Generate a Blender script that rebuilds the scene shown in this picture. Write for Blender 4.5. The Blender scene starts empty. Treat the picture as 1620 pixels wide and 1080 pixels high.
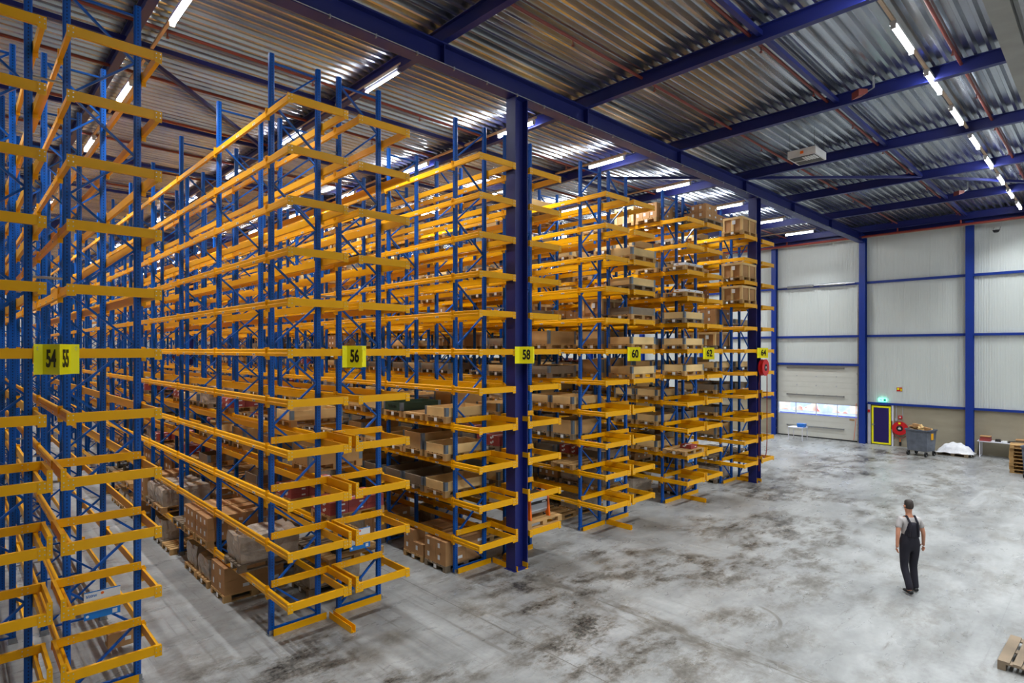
import bpy, bmesh, math, random
from mathutils import Matrix, Vector
random.seed(7)
S = bpy.context.scene
COL = S.collection
# ------------------------------------------------------------------ camera
cam_data = bpy.data.cameras.new('camera')
cam = bpy.data.objects.new('camera', cam_data); COL.objects.link(cam)
cam_data.sensor_width = 36.0
cam_data.lens = 36.0 * 924.0 / 1620.0
cam_data.shift_y = 13.0 / 1620.0
cam_data.clip_end = 300
TH = math.atan2(924.0, 960.0)
cam.location = (0, 0, 5.0)
cam.rotation_euler = (math.radians(90), 0, (math.pi / 2 - math.atan2(960.0, 924.0)) - math.pi / 2 + 0.0)
_h = math.atan2(math.sin(math.atan(960.0 / 924.0)), math.cos(math.atan(960.0 / 924.0)))   # heading measured from +X
cam.rotation_euler = (math.radians(90), 0, _h - math.pi / 2)
S.camera = cam
# ------------------------------------------------------------------ world and exposure
w = bpy.data.worlds.new('sky'); S.world = w; w.use_nodes = True
w.node_tree.nodes['Background'].inputs[0].default_value = (0.80, 0.88, 1.0, 1)
w.node_tree.nodes['Background'].inputs[1].default_value = 7.0
S.view_settings.view_transform = 'Standard'
S.view_settings.look = 'None'
S.view_settings.gamma = 1
S.view_settings.exposure = 0.0
LAMP = 50.0      # strength of the strip-light tubes
LAMP_W = 135.0   # watts thrown down by each strip light's diffuser
# ------------------------------------------------------------------ materials
def lin(c):
    return tuple(((v / 255.0) / 12.92 if v <= 10 else (((v / 255.0) + 0.055) / 1.055) ** 2.4) for v in c) + (1.0,)
def mat(name, rgb, rough=0.5, metal=0.0, var=0.12, scale=3.0, bump=0.0, bscale=20.0, emis=None, coat=0.0, stretch=None, coord='pos'):
    m = bpy.data.materials.new(name); m.use_nodes = True
    nt = m.node_tree; N = nt.nodes; L = nt.links; b = N['Principled BSDF']
    b.inputs['Roughness'].default_value = rough; b.inputs['Metallic'].default_value = metal
    if coat: b.inputs['Coat Weight'].default_value = coat
    c = lin(rgb)
    if coord == 'pos':
        g = N.new('ShaderNodeNewGeometry'); src = g.outputs['Position']
    else:
        g = N.new('ShaderNodeTexCoord'); src = g.outputs['Object']
    if stretch:
        mp = N.new('ShaderNodeMapping'); mp.inputs['Scale'].default_value = stretch
        L.new(src, mp.inputs['Vector']); src = mp.outputs['Vector']
    n = N.new('ShaderNodeTexNoise'); n.inputs['Scale'].default_value = scale; n.inputs['Detail'].default_value = 5
    L.new(src, n.inputs['Vector'])
    r = N.new('ShaderNodeMapRange'); r.inputs[1].default_value = 0.25; r.inputs[2].default_value = 0.75
    r.inputs[3].default_value = 1 - var; r.inputs[4].default_value = 1 + var
    L.new(n.outputs['Fac'], r.inputs[0])
    mx = N.new('ShaderNodeVectorMath'); mx.operation = 'SCALE'; mx.inputs[0].default_value = c[:3]
    L.new(r.outputs[0], mx.inputs['Scale']); L.new(mx.outputs[0], b.inputs['Base Color'])
    if bump:
        n2 = N.new('ShaderNodeTexNoise'); n2.inputs['Scale'].default_value = bscale; L.new(src, n2.inputs['Vector'])
        bp = N.new('ShaderNodeBump'); bp.inputs['Strength'].default_value = bump; bp.inputs['Distance'].default_value = 0.02
        L.new(n2.outputs['Fac'], bp.inputs['Height']); L.new(bp.outputs[0], b.inputs['Normal'])
    if emis:
        b.inputs['Emission Color'].default_value = lin(emis[0]); b.inputs['Emission Strength'].default_value = emis[1]
    m['_b'] = 1
    return m
def nd(m, t): return m.node_tree.nodes.new(t)
def math_node(m, op, a, b=None, c=None):
    n = nd(m, 'ShaderNodeMath'); n.operation = op
    for i, v in enumerate((a, b, c)):
        if v is None: continue
        if isinstance(v, (int, float)): n.inputs[i].default_value = v
        else: m.node_tree.links.new(v, n.inputs[i])
    return n.outputs[0]
def slots_upright(m, base, dark):
    """punched slots of a rack upright, in the post's own coordinates"""
    nt = m.node_tree; L = nt.links
    tc = nd(m, 'ShaderNodeTexCoord'); sx = nd(m, 'ShaderNodeSeparateXYZ'); L.new(tc.outputs['Object'], sx.inputs[0])
    nm = nd(m, 'ShaderNodeSeparateXYZ'); L.new(tc.outputs['Normal'], nm.inputs[0])
    zz = math_node(m, 'ABSOLUTE', math_node(m, 'SUBTRACT', math_node(m, 'FRACT', math_node(m, 'MULTIPLY', sx.outputs['Z'], 20.0)), 0.5))
    inz = math_node(m, 'LESS_THAN', zz, 0.24)
    ay = math_node(m, 'ABSOLUTE', math_node(m, 'SUBTRACT', math_node(m, 'ABSOLUTE', sx.outputs['Y']), 0.026))
    ax = math_node(m, 'ABSOLUTE', math_node(m, 'ADD', sx.outputs['X'], -0.0))
    iny = math_node(m, 'MULTIPLY', math_node(m, 'LESS_THAN', ay, 0.006), math_node(m, 'GREATER_THAN', math_node(m, 'ABSOLUTE', nm.outputs['X']), 0.7))
    inx = math_node(m, 'MULTIPLY', math_node(m, 'LESS_THAN', ax, 0.006), math_node(m, 'GREATER_THAN', math_node(m, 'ABSOLUTE', nm.outputs['Y']), 0.7))
    hole = math_node(m, 'MULTIPLY', inz, math_node(m, 'MAXIMUM', iny, inx))
    mixn = nd(m, 'ShaderNodeMix'); mixn.data_type = 'RGBA'
    L.new(hole, mixn.inputs[0]); mixn.inputs[6].default_value = lin(base); mixn.inputs[7].default_value = lin(dark)
    L.new(mixn.outputs[2], m.node_tree.nodes['Principled BSDF'].inputs['Base Color'])
M = {}
M['blue'] = mat('rack_blue_paint', (0, 84, 176), 0.32, var=0.06)
M['upright'] = mat('rack_blue_paint_punched', (0, 84, 176), 0.32)
slots_upright(M['upright'], (0, 84, 176), (3, 16, 50))
M['yellow'] = mat('rack_yellow_paint', (236, 170, 0), 0.36, var=0.05, scale=2.0)
M['yellow'].node_tree.nodes['Principled BSDF'].inputs['Specular IOR Level'].default_value = 0.3
M['white'] = mat('white_label', (225, 228, 230), 0.5, var=0.05, scale=60)
M['steelblue'] = mat('structural_blue_paint', (22, 32, 104), 0.42, var=0.08, scale=1.5)
M['wallblue'] = mat('wall_rail_blue_paint', (0, 48, 140), 0.4, var=0.06)
M['galv'] = mat('galvanised_steel', (165, 168, 172), 0.35, metal=0.85, var=0.15, scale=8)
M['bolt'] = mat('bolt_zinc', (210, 210, 205), 0.3, metal=0.9)
M['wood'] = mat('pallet_wood', (178, 140, 88), 0.75, var=0.35, scale=1.3, bump=0.2, bscale=60)
M['woodlight'] = mat('collar_wood', (222, 188, 128), 0.7, var=0.28, scale=1.1, bump=0.15, bscale=60)
M['woodgrey'] = mat('weathered_wood', (128, 112, 92), 0.8, var=0.3, scale=1.5)
M['hinge'] = mat('collar_bracket_steel', (120, 135, 150), 0.45, metal=0.6)
M['card'] = mat('brown_cardboard', (176, 132, 86), 0.8, var=0.14, scale=2.2)
M['tape'] = mat('packing_tape', (150, 105, 60), 0.4)
M['cardred'] = mat('reddish_carton', (150, 62, 58), 0.6, var=0.15)
M['green'] = mat('green_painted_wood', (38, 62, 46), 0.7, var=0.2)
M['wrap'] = mat('stretch_wrapped_goods', (165, 152, 138), 0.18, var=0.25, scale=4, bump=0.7, bscale=14)
M['darkgoods'] = mat('dark_machine_parts', (60, 56, 54), 0.5, metal=0.4, var=0.5, scale=14)
M['signyellow'] = mat('sign_yellow', (252, 242, 10), 0.45, var=0.03)
M['signblack'] = mat('sign_black', (18, 18, 20), 0.5)
M['red'] = mat('signal_red', (200, 18, 28), 0.4, var=0.08)
M['pipe'] = mat('sprinkler_pipe_red', (122, 52, 44), 0.5, var=0.15)
M['pipebright'] = mat('wall_pipe_red', (140, 52, 42), 0.5, var=0.12)
M['tray'] = mat('cable_tray_cream', (190, 165, 140), 0.5)
M['fixture'] = mat('lamp_housing_white', (215, 215, 215), 0.4)
M['tube'] = mat('lamp_tube', (255, 255, 255), 0.5, emis=((248, 251, 255), LAMP))
M['concrete'] = mat('cast_concrete', (150, 150, 146), 0.85, var=0.12, scale=2.0, bump=0.3, bscale=25)
for q in ('blue', 'upright'): M[q].node_tree.nodes['Principled BSDF'].inputs['Specular IOR Level'].default_value = 0.35
M['black'] = mat('black_rubber', (22, 22, 24), 0.6)
M['orange'] = mat('orange_enamel', (240, 108, 16), 0.4)
M['grey'] = mat('grey_enamel', (170, 175, 184), 0.4)
M['doorwhite'] = mat('door_panel_white', (205, 205, 196), 0.5, var=0.03)
M['frame'] = mat('white_door_frame', (215, 215, 225), 0.45)
M['navy'] = mat('door_navy', (30, 14, 92), 0.5, var=0.05)
M['doorblack'] = mat('door_edge_black', (20, 16, 14), 0.5)
M['bin'] = mat('waste_bin_grey', (105, 112, 124), 0.5, metal=0.35, var=0.25, scale=4)
M['signblue'] = mat('board_blue', (10, 120, 210), 0.4)
M['lightblue'] = mat('plastic_blue', (20, 110, 200), 0.4)
M['exit'] = mat('exit_sign_lit', (120, 255, 230), 0.5, emis=((110, 255, 220), 3.5))
M['exitglyph'] = mat('exit_sign_green', (0, 110, 70), 0.5, emis=((0, 140, 90), 1.0))
M['sackwhite'] = mat('white_film', (222, 222, 226), 0.35, var=0.1, scale=9, bump=0.4, bscale=8)
M['glass'] = mat('door_glass', (220, 230, 240), 0.05)
_b = M['glass'].node_tree.nodes['Principled BSDF']; _b.inputs['Transmission Weight'].default_value = 1.0; _b.inputs['IOR'].default_value = 1.05
M['skin'] = mat('skin', (190, 132, 104), 0.55)
M['hair'] = mat('dark_hair', (52, 44, 40), 0.7)
M['shirt'] = mat('grey_shirt_cloth', (165, 160, 158), 0.9)
M['overall'] = mat('dark_overall_cloth', (24, 22, 34), 0.9)

def deck_material():
    m = mat('galvanised_deck', (186, 191, 198), 0.22, metal=0.95, var=0.25, scale=1.2, stretch=(0.5, 3, 3))
    return m
M['deck'] = deck_material()
def floor_material():
    m = bpy.data.materials.new('polished_concrete_floor'); m.use_nodes = True
    nt = m.node_tree; N = nt.nodes; L = nt.links; b = N['Principled BSDF']
    g = N.new('ShaderNodeNewGeometry')
    def noise(scale, sc=(1, 1, 1), detail=6, rough=0.6):
        mp = N.new('ShaderNodeMapping'); mp.inputs['Scale'].default_value = sc
        L.new(g.outputs['Position'], mp.inputs['Vector'])
        n = N.new('ShaderNodeTexNoise'); n.inputs['Scale'].default_value = scale
        n.inputs['Detail'].default_value = detail; n.inputs['Roughness'].default_value = rough
        L.new(mp.outputs[0], n.inputs['Vector']); return n.outputs['Fac']
    def ramp(v, a, c, lo=0.0, hi=1.0):
        r = N.new('ShaderNodeMapRange'); r.interpolation_type = 'SMOOTHSTEP'
        r.inputs[1].default_value = a; r.inputs[2].default_value = c; r.inputs[3].default_value = lo; r.inputs[4].default_value = hi
        L.new(v, r.inputs[0]); return r.outputs[0]
    cloud = ramp(noise(0.55, (1, 1.6, 1)), 0.3, 0.7, 0.74, 1.12)
    fine = ramp(noise(9.0), 0.2, 0.8, 0.9, 1.08)
    sx = N.new('ShaderNodeSeparateXYZ'); L.new(g.outputs['Position'], sx.inputs[0])
    def mul(a, b): return math_node(m, 'MULTIPLY', a, b)
    def mx_(a, b): return math_node(m, 'MAXIMUM', a, b)
    X, Y = sx.outputs['X'], sx.outputs['Y']
    lane = mul(ramp(Y, 3.0, 6.5), ramp(Y, 10.6, 9.2))
    grain = ramp(noise(14.0, (1, 1, 1), 6, 0.8), 0.25, 0.75, 0.55, 1.25)
    st = ramp(noise(1.1, (0.8, 1.3, 1), 11, 0.78), 0.42, 0.62)
    st2 = ramp(noise(0.4, (1, 1, 1), 3, 0.5), 0.36, 0.54)
    dark = mul(mul(mul(st, st2), grain), math_node(m, 'MULTIPLY_ADD', lane, 0.60, 0.34))
    smear = mul(ramp(noise(1.6, (0.35, 2.2, 1), 11, 0.8), 0.55, 0.70), 0.50)
    ytr = mul(mul(ramp(noise(1.8, (3.4, 0.09, 1), 8, 0.75), 0.50, 0.66), ramp(X, 24.0, 8.0)), mul(ramp(Y, 2.0, 8.0), 0.34))
    specks = mul(ramp(noise(9.0, (1, 1.6, 1), 4, 0.6), 0.68, 0.73), 0.5)
    # dirty seam running out from the first column, with a fine crack
    wob = math_node(m, 'MULTIPLY_ADD', noise(0.7, (1, 1, 1), 4), 0.5, 9.05)
    dx = math_node(m, 'ABSOLUTE', math_node(m, 'SUBTRACT', X, wob))
    seam = mul(mul(ramp(dx, 0.55, 0.05), ramp(noise(2.2, (1.3, 0.6, 1), 9, 0.75), 0.38, 0.60)), mul(ramp(Y, 10.0, 8.6), 0.60))
    crack = mul(ramp(math_node(m, 'ABSOLUTE', math_node(m, 'SUBTRACT', X, math_node(m, 'MULTIPLY_ADD', noise(1.5), 0.06, 9.29))), 0.035, 0.01), mul(ramp(Y, 9.4, 9.3), 0.45))
    line = mul(math_node(m, 'LESS_THAN', math_node(m, 'ABSOLUTE', math_node(m, 'SUBTRACT', X, 7.12)), 0.008), 0.6)
    d = mx_(mx_(dark, smear), mx_(specks, mx_(ytr, mx_(seam, mx_(crack, line)))))
    for (cx_, cy_, r_, k_) in ((4.95, 8.55, .55, .5), (5.55, 8.75, .5, .5), (6.9, 8.9, .5, .3), (14.6, 9.2, 1.3, .5), (10.2, 8.9, 1.0, .4), (18.8, 9.0, 1.3, .35)):
        dd = math_node(m, 'SQRT', math_node(m, 'ADD', math_node(m, 'POWER', math_node(m, 'SUBTRACT', X, cx_), 2.0), math_node(m, 'POWER', math_node(m, 'SUBTRACT', Y, cy_), 2.0)))
        d = mx_(d, mul(mul(ramp(dd, r_, r_ * .1), grain), k_))
    da = math_node(m, 'SQRT', math_node(m, 'ADD', math_node(m, 'POWER', math_node(m, 'SUBTRACT', X, 10.65), 2.0), math_node(m, 'POWER', math_node(m, 'SUBTRACT', Y, 4.95), 2.0)))
    arc = mul(ramp(math_node(m, 'ABSOLUTE', math_node(m, 'SUBTRACT', da, .72)), .05, .02), mul(mul(ramp(X, 10.5, 10.9), ramp(Y, 4.95, 4.75)), 0.4))
    d = mx_(d, arc)
    # slab joints
    jx = math_node(m, 'LESS_THAN', math_node(m, 'ABSOLUTE', math_node(m, 'SUBTRACT', math_node(m, 'FRACT', math_node(m, 'MULTIPLY', sx.outputs['X'], 1 / 6.3)), 0.5)), 0.0012)
    jy = math_node(m, 'LESS_THAN', math_node(m, 'ABSOLUTE', math_node(m, 'SUBTRACT', math_node(m, 'FRACT', math_node(m, 'MULTIPLY', sx.outputs['Y'], 1 / 5.0)), 0.3)), 0.0015)
    j = math_node(m, 'MULTIPLY', math_node(m, 'MAXIMUM', jx, jy), 0.14)
    k = math_node(m, 'SUBTRACT', 1.0, math_node(m, 'MAXIMUM', d, j))
    v = math_node(m, 'MULTIPLY', math_node(m, 'MULTIPLY', cloud, fine), k)
    mx = N.new('ShaderNodeVectorMath'); mx.operation = 'SCALE'; mx.inputs[0].default_value = lin((153, 154, 153))[:3]
    L.new(v, mx.inputs['Scale'])
    brown = N.new('ShaderNodeMix'); brown.data_type = 'RGBA'; brown.blend_type = 'MULTIPLY'
    L.new(ramp(d, 0.0, 0.6), brown.inputs[0]); L.new(mx.outputs[0], brown.inputs[6]); brown.inputs[7].default_value = (1.0, .93, .84, 1)
    L.new(brown.outputs[2], b.inputs['Base Color'])
    L.new(ramp(noise(1.3, (1, 2, 1)), 0.3, 0.7, 0.24, 0.46), b.inputs['Roughness'])
    return m
M['floor'] = floor_material()
def wall_material():
    m = mat('ribbed_wall_panel', (206, 212, 208), 0.5, var=0.03, scale=0.6)
    nt = m.node_tree; L = nt.links
    g = nd(m, 'ShaderNodeNewGeometry'); sx = nd(m, 'ShaderNodeSeparateXYZ'); L.new(g.outputs['Position'], sx.inputs[0])
    s = math_node(m, 'ADD', sx.outputs['X'], sx.outputs['Y'])
    rib = math_node(m, 'SINE', math_node(m, 'MULTIPLY', s, 2 * math.pi / 0.1))
    jt = math_node(m, 'LESS_THAN', math_node(m, 'ABSOLUTE', math_node(m, 'SUBTRACT', math_node(m, 'FRACT', math_node(m, 'MULTIPLY', s, 1 / 1.15)), 0.5)), 0.012)
    h = math_node(m, 'SUBTRACT', math_node(m, 'MULTIPLY', rib, 0.5), math_node(m, 'MULTIPLY', jt, 3.0))
    bp = nd(m, 'ShaderNodeBump'); bp.inputs['Strength'].default_value = 0.6; bp.inputs['Distance'].default_value = 0.01
    L.new(h, bp.inputs['Height']); L.new(bp.outputs[0], nt.nodes['Principled BSDF'].inputs['Normal'])
    return m
M['wall'] = wall_material()
M['plinth'] = mat('concrete_plinth', (158, 150, 130), 0.85, var=0.1, scale=1.0, bump=0.2, bscale=40, stretch=(1, 1, 3))

# ------------------------------------------------------------------ mesh helpers
class MB:
    def __init__(self): self.v = []; self.f = []; self.m = []
    def face(self, idx, mi=0): self.f.append(idx); self.m.append(mi)
    def hexa(self, pts, mi=0):
        n = len(self.v); self.v += [tuple(p) for p in pts]
        for q in ((0, 3, 2, 1), (4, 5, 6, 7), (0, 1, 5, 4), (1, 2, 6, 5), (2, 3, 7, 6), (3, 0, 4, 7)): self.face([n + i for i in q], mi)
        return self
    def box(self, x0, x1, y0, y1, z0, z1, mi=0):
        return self.hexa([(x0, y0, z0), (x1, y0, z0), (x1, y1, z0), (x0, y1, z0), (x0, y0, z1), (x1, y0, z1), (x1, y1, z1), (x0, y1, z1)], mi)
    def bar(self, p, q, w, h, mi=0, up=(0, 0, 1)):
        p = Vector(p); q = Vector(q); d = (q - p).normalized(); u = Vector(up)
        if abs(d.dot(u)) > 0.98: u = Vector((0, 1, 0))
        s = d.cross(u).normalized() * w / 2; t = s.cross(d).normalized() * h / 2
        return self.hexa([p - s - t, p + s - t, q + s - t, q - s - t, p - s + t, p + s + t, q + s + t, q - s + t], mi)
    def prism(self, prof, axis, a, b, mi=0):
        """profile (u,v) extruded along an axis: x -> (y,z), y -> (x,z), z -> (x,y)"""
        def P(u, v, t): return {'x': (t, u, v), 'y': (u, t, v), 'z': (u, v, t)}[axis]
        n = len(self.v); k = len(prof)
        self.v += [P(u, v, a) for u, v in prof] + [P(u, v, b) for u, v in prof]
        for i in range(k):
            j = (i + 1) % k; self.face([n + i, n + j, n + k + j, n + k + i], mi)
        self.face([n + i for i in range(k)][::-1], mi); self.face([n + k + i for i in range(k)], mi)
        return self
    def cyl(self, p, q, r, seg=10, mi=0, r2=None):
        p = Vector(p); q = Vector(q); d = (q - p).normalized()
        u = d.cross(Vector((0, 0, 1)) if abs(d.z) < 0.9 else Vector((1, 0, 0))).normalized(); t = d.cross(u)
        r2 = r if r2 is None else r2; n = len(self.v)
        for c, rr in ((p, r), (q, r2)):
            for i in range(seg):
                a = 2 * math.pi * i / seg; self.v.append(tuple(c + u * math.cos(a) * rr + t * math.sin(a) * rr))
        for i in range(seg):
            j = (i + 1) % seg; self.face([n + i, n + j, n + seg + j, n + seg + i], mi)
        self.face([n + i for i in range(seg)][::-1], mi); self.face([n + seg + i for i in range(seg)], mi)
        return self
    def tube(self, pts, r, seg=8, mi=0):
        for a, b in zip(pts[:-1], pts[1:]): self.cyl(a, b, r, seg, mi)
        return self
    def mesh(self, name, mats):
        me = bpy.data.meshes.new(name); me.from_pydata(self.v, [], self.f)
        for mm in mats: me.materials.append(M[mm])
        me.polygons.foreach_set('material_index', self.m)
        bm = bmesh.new(); bm.from_mesh(me); bmesh.ops.recalc_face_normals(bm, faces=bm.faces); bm.to_mesh(me); bm.free()
        me.update(); return me
def put(name, me, parent=None, loc=(0, 0, 0), rot=(0, 0, 0)):
    o = bpy.data.objects.new(name, me); COL.objects.link(o); o.location = loc; o.rotation_euler = rot
    if parent is not None: o.parent = parent
    return o
def tag(o, label=None, cat=None, group=None, kind=None):
    if label: o['label'] = label
    if cat: o['category'] = cat
    if group: o['group'] = group
    if kind: o['kind'] = kind
    return o
def thing(name, label, cat, loc, rz=0.0, group=None):
    return tag(put(name, None, None, loc, (0, 0, rz)), label, cat, group)
def struct(name, me, label=None, loc=(0, 0, 0)):
    return tag(put(name, me, None, loc), label, None, None, 'structure')
def ibeam(mb, axis, a, b, cu, z0, h, wid, tf=0.025, tw=0.015, mi=0):
    """I section; cu is the centre line in the cross direction"""
    mb_p = [(-wid / 2, 0), (wid / 2, 0), (wid / 2, tf), (tw / 2, tf), (tw / 2, h - tf), (wid / 2, h - tf), (wid / 2, h), (-wid / 2, h), (-wid / 2, h - tf), (-tw / 2, h - tf), (-tw / 2, tf), (-wid / 2, tf)]
    n = len(mb.v); k = 12
    def P(u, v, t): return (t, cu + u, z0 + v) if axis == 'x' else (cu + u, t, z0 + v)
    mb.v += [P(u, v, a) for u, v in mb_p] + [P(u, v, b) for u, v in mb_p]
    for i in range(k):
        j = (i + 1) % k; mb.face([n + i, n + j, n + k + j, n + k + i], mi)
    for o_ in (n, n + k):
        for q in ((0, 1, 2, 3, 10, 11), (4, 5, 6, 7, 8, 9), (3, 4, 9, 10)): mb.face([o_ + i for i in q], mi)
    return mb
def text_mesh(body, size, mname, sx=1.0, extrude=0.002, offset=0.0, align='CENTER'):
    cu = bpy.data.curves.new('lettering', 'FONT'); cu.body = body; cu.size = size; cu.extrude = extrude; cu.offset = offset
    cu.align_x = align; cu.align_y = 'CENTER'
    o = bpy.data.objects.new('lettering', cu); COL.objects.link(o)
    dg = bpy.context.evaluated_depsgraph_get(); me = bpy.data.meshes.new_from_object(o.evaluated_get(dg))
    COL.objects.unlink(o); bpy.data.objects.remove(o)
    me.transform(Matrix.Diagonal((sx, 1, 1, 1))); me.materials.clear(); me.materials.append(M[mname]); return me

ORD = ['first', 'second', 'third', 'fourth', 'fifth', 'sixth', 'seventh', 'eighth', 'ninth', 'tenth', 'eleventh', 'twelfth', 'thirteenth', 'fourteenth', 'fifteenth', 'sixteenth', 'seventeenth', 'eighteenth']

# ================================================================== SETTING
XW, YN, YS, XO = 35.4, 58.5, -9.0, -9.0      # east wall, far wall, south wall, west wall
DECK = 11.5
struct('floor', MB().box(XO, XW + .3, YS, YN, -0.2, 0).mesh('floor', ['floor']), 'grey polished concrete floor with tyre marks and stains')
# corrugated roof deck: real ribs running along X
def deck_mesh():
    mb = MB(); p = 0.25; y = YS; prof = []
    while y < YN:
        prof += [(y, DECK + .1), (y + .11, DECK + .1), (y + .15, DECK), (y + .21, DECK)]; y += p
    prof.append((y, DECK + .1))
    n = len(prof)
    for x in (XO, XW + .3):
        mb.v += [(x, a, b) for a, b in prof]
    for i in range(n - 1): mb.face([i, i + 1, n + i + 1, n + i])
    m0 = len(mb.v); 
    mb.box(XO, XW + .3, YS, YN, DECK + .11, DECK + .2)
    return mb.mesh('ceiling', ['deck'])
struct('ceiling', deck_mesh(), 'corrugated galvanised steel roof deck')
def wallbox(name, x0, x1, y0, y1, z0, z1, m='wall', label=None):
    return struct(name, MB().box(x0, x1, y0, y1, z0, z1).mesh(name, [m]), label)
DY0, DY1, DZ = 9.78, 14.0, 4.1      # roller door opening
mb = MB()
mb.box(XW, XW + .2, YS, DY0, 2.15, DECK + .2); mb.box(XW, XW + .2, DY1, YN, 2.15, DECK + .2); mb.box(XW, XW + .2, DY0, DY1, DZ, DECK + .2)
struct('wall_east', mb.mesh('wall_east', ['wall']), 'pale grey ribbed metal wall panels above the concrete plinth')
mb = MB(); mb.box(XW - .02, XW + .2, YS, DY0, 0, 2.15); mb.box(XW - .02, XW + .2, DY1, YN, 0, 2.15)
struct('wall_plinth', mb.mesh('plinth', ['plinth']), 'grey brown concrete plinth along the foot of the wall')
wallbox('wall_north', XO, XW + .2, YN, YN + .2, 0, DECK + .2)
wallbox('wall_south', XO, XW + .2, YS - .2, YS, 0, DECK + .2)
wallbox('wall_west', XO - .2, XO, YS, YN, 0, DECK + .2)
tn = [0]
def trim(me, label):
    tn[0] += 1; return struct('trim_%d' % tn[0], me, label)
# wall columns and rails
wy = [-4.3, .35, 4.95, 9.5, 14.15, 18.75, 23.35, 27.95]
for i, y in enumerate(wy):
    if i < 1: continue
    wdt = .3 if i in (2, 3) else .26
    mb = MB(); ibeam_p = [(-wdt / 2, 0)]
    mb.box(XW - .34, XW - .32, y - wdt / 2, y + wdt / 2, 0, 11.16).box(XW - .32, XW - .04, y - .01, y + .01, 0, 11.16).box(XW - .04, XW - .021, y - wdt / 2, y + wdt / 2, 0, 11.16)
    trim(mb.mesh('wall_column', ['wallblue']), 'blue steel wall column, %s along the end wall' % ORD[i])
for z, lab in ((8.58, 'upper'), (5.73, 'middle'), (2.17, 'lower')):
    mb = MB()
    if lab == 'lower':
        mb.box(XW - .12, XW - .021, YS, 9.3, z - .06, z + .05).box(XW - .12, XW - .021, 14.3, YN, z - .06, z + .05)
    else: mb.box(XW - .12, XW - .001, YS, YN, z - .06, z + .06)
    trim(mb.mesh('wall_rail', ['wallblue']), 'blue horizontal rail, %s of three on the end wall' % lab)
trim(MB().box(XW - .14, XW - .001, 9.66, 14.02, 4.12, 4.24).mesh('door_rail', ['wallblue']), 'blue rail right above the sectional door')
trim(ibeam(MB(), 'y', YS, YN, XW - .17, 11.0, .3, .26).mesh('eaves_beam', ['steelblue']), 'dark blue beam along the top of the end wall')
trim(MB().box(XW - .36, XW - .31, YS, YN, 10.93, 10.98).mesh('cable_ledge', ['tray']), 'pale cable ledge under the eaves beam')
# roof steel: two girders along X, cross beams along Y, struts and braces
for gy in (9.55, 35.0):
    mb = ibeam(MB(), 'x', XO, XW - .3, gy, 10.72, .46, .3, tf=.03)
    xx = 2.6 - 4.58 * 2
    while xx < 35:
        if xx > XO: mb.box(xx - .012, xx + .012, gy - .14, gy + .14, 10.75, 11.15)
        xx += 4.58
    trim(mb.mesh('girder', ['steelblue']), 'deep blue steel roof girder running over the rack ends' if gy < 20 else 'second blue roof girder far down the hall')
SEC = [2.6 + 4.58 * k for k in range(-2, 8)]
for k, x in enumerate(SEC):
    if x > 35: continue
    mb = MB(); ibeam(mb, 'y', 1.62, YN, x, 11.18, .315, .15, tf=.02, tw=.012)
    ibeam(mb, 'y', YS, 1.25, x, 11.18, .315, .15, tf=.02, tw=.012)
    trim(mb.mesh('cross_beam', ['steelblue']), 'blue roof cross beam resting on the girder, %s from the west' % ORD[k])
for y in (5.0, 14.1, 18.7, 23.3, 27.9):
    mb = MB()
    for a, b in zip(SEC[:-1], SEC[1:]): mb.box(a + .01, min(b, 35.2) - .01, y - .05, y + .05, 11.3, 11.4)
    trim(mb.mesh('roof_strut', ['steelblue']), 'blue roof strut between cross beams at %d metres' % int(y))
for i, (a, b) in enumerate((((20.95, 9.6), (25.5, 5.0)), ((25.5, 5.0), (30.1, 1.7)), ((16.35, 14.1), (20.95, 9.6)), ((2.6, 14.1), (7.2, 18.7)))):
    trim(MB().bar((a[0], a[1], 11.3), (b[0], b[1], 11.3), .09, .09).mesh('roof_brace', ['steelblue']), 'thin blue diagonal roof brace, %s of four' % ORD[i])
gc = thing('girder_cable', 'thin pale cable clipped along the lower edge of the big blue girder', 'cable', (0, 9.385, 10.735))
put('cable', MB().cyl((-8, 0, 0), (34, 0, 0), .009, 6).mesh('cable', ['galv']), gc)
CLIP = MB().box(-.012, .012, -.012, .03, -.05, .02).mesh('cable_clip', ['galv'])
for i in range(34): put('cable_clip', CLIP, gc, (2 + i * .9, 0, 0))
# concrete beam at the south side
trim(MB().box(XO, XW, 1.28, 1.6, 10.9, 11.49).mesh('concrete_beam', ['concrete']), 'rough grey concrete beam beside the row of lamps')
trim(MB().box(XO, XW, 1.12, 1.18, 10.9, 11.1).mesh('steel_edge', ['galv']), 'galvanised rail beside the concrete beam')
# hall columns
def hcol(x, y, label):
    mb = MB(); a = .15
    mb.box(x - .2, x - .175, y - a, y + a, 0.012, 10.72).box(x + .175, x + .2, y - a, y + a, 0.012, 10.72).box(x - .175, x + .175, y - .012, y + .012, 0.012, 10.72)
    mb.box(x - .24, x + .24, y - .17, y + .17, 0, 0.012)
    return trim(mb.mesh('hall_column', ['steelblue']), label)
hcol(9.37, 9.57, 'dark blue steel column standing in front of sign 58')
hcol(21.98, 9.57, 'dark blue steel column carrying the fire hose beside sign 64')
hcol(-3.2, 9.57, 'dark blue steel column west of the racks')
for x in (-3.2, 9.37, 21.98): hcol(x, 35.0, 'dark blue steel column far down the hall near row %d' % (50 + int((x + 3.2) / 4.2) * 2))
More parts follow.
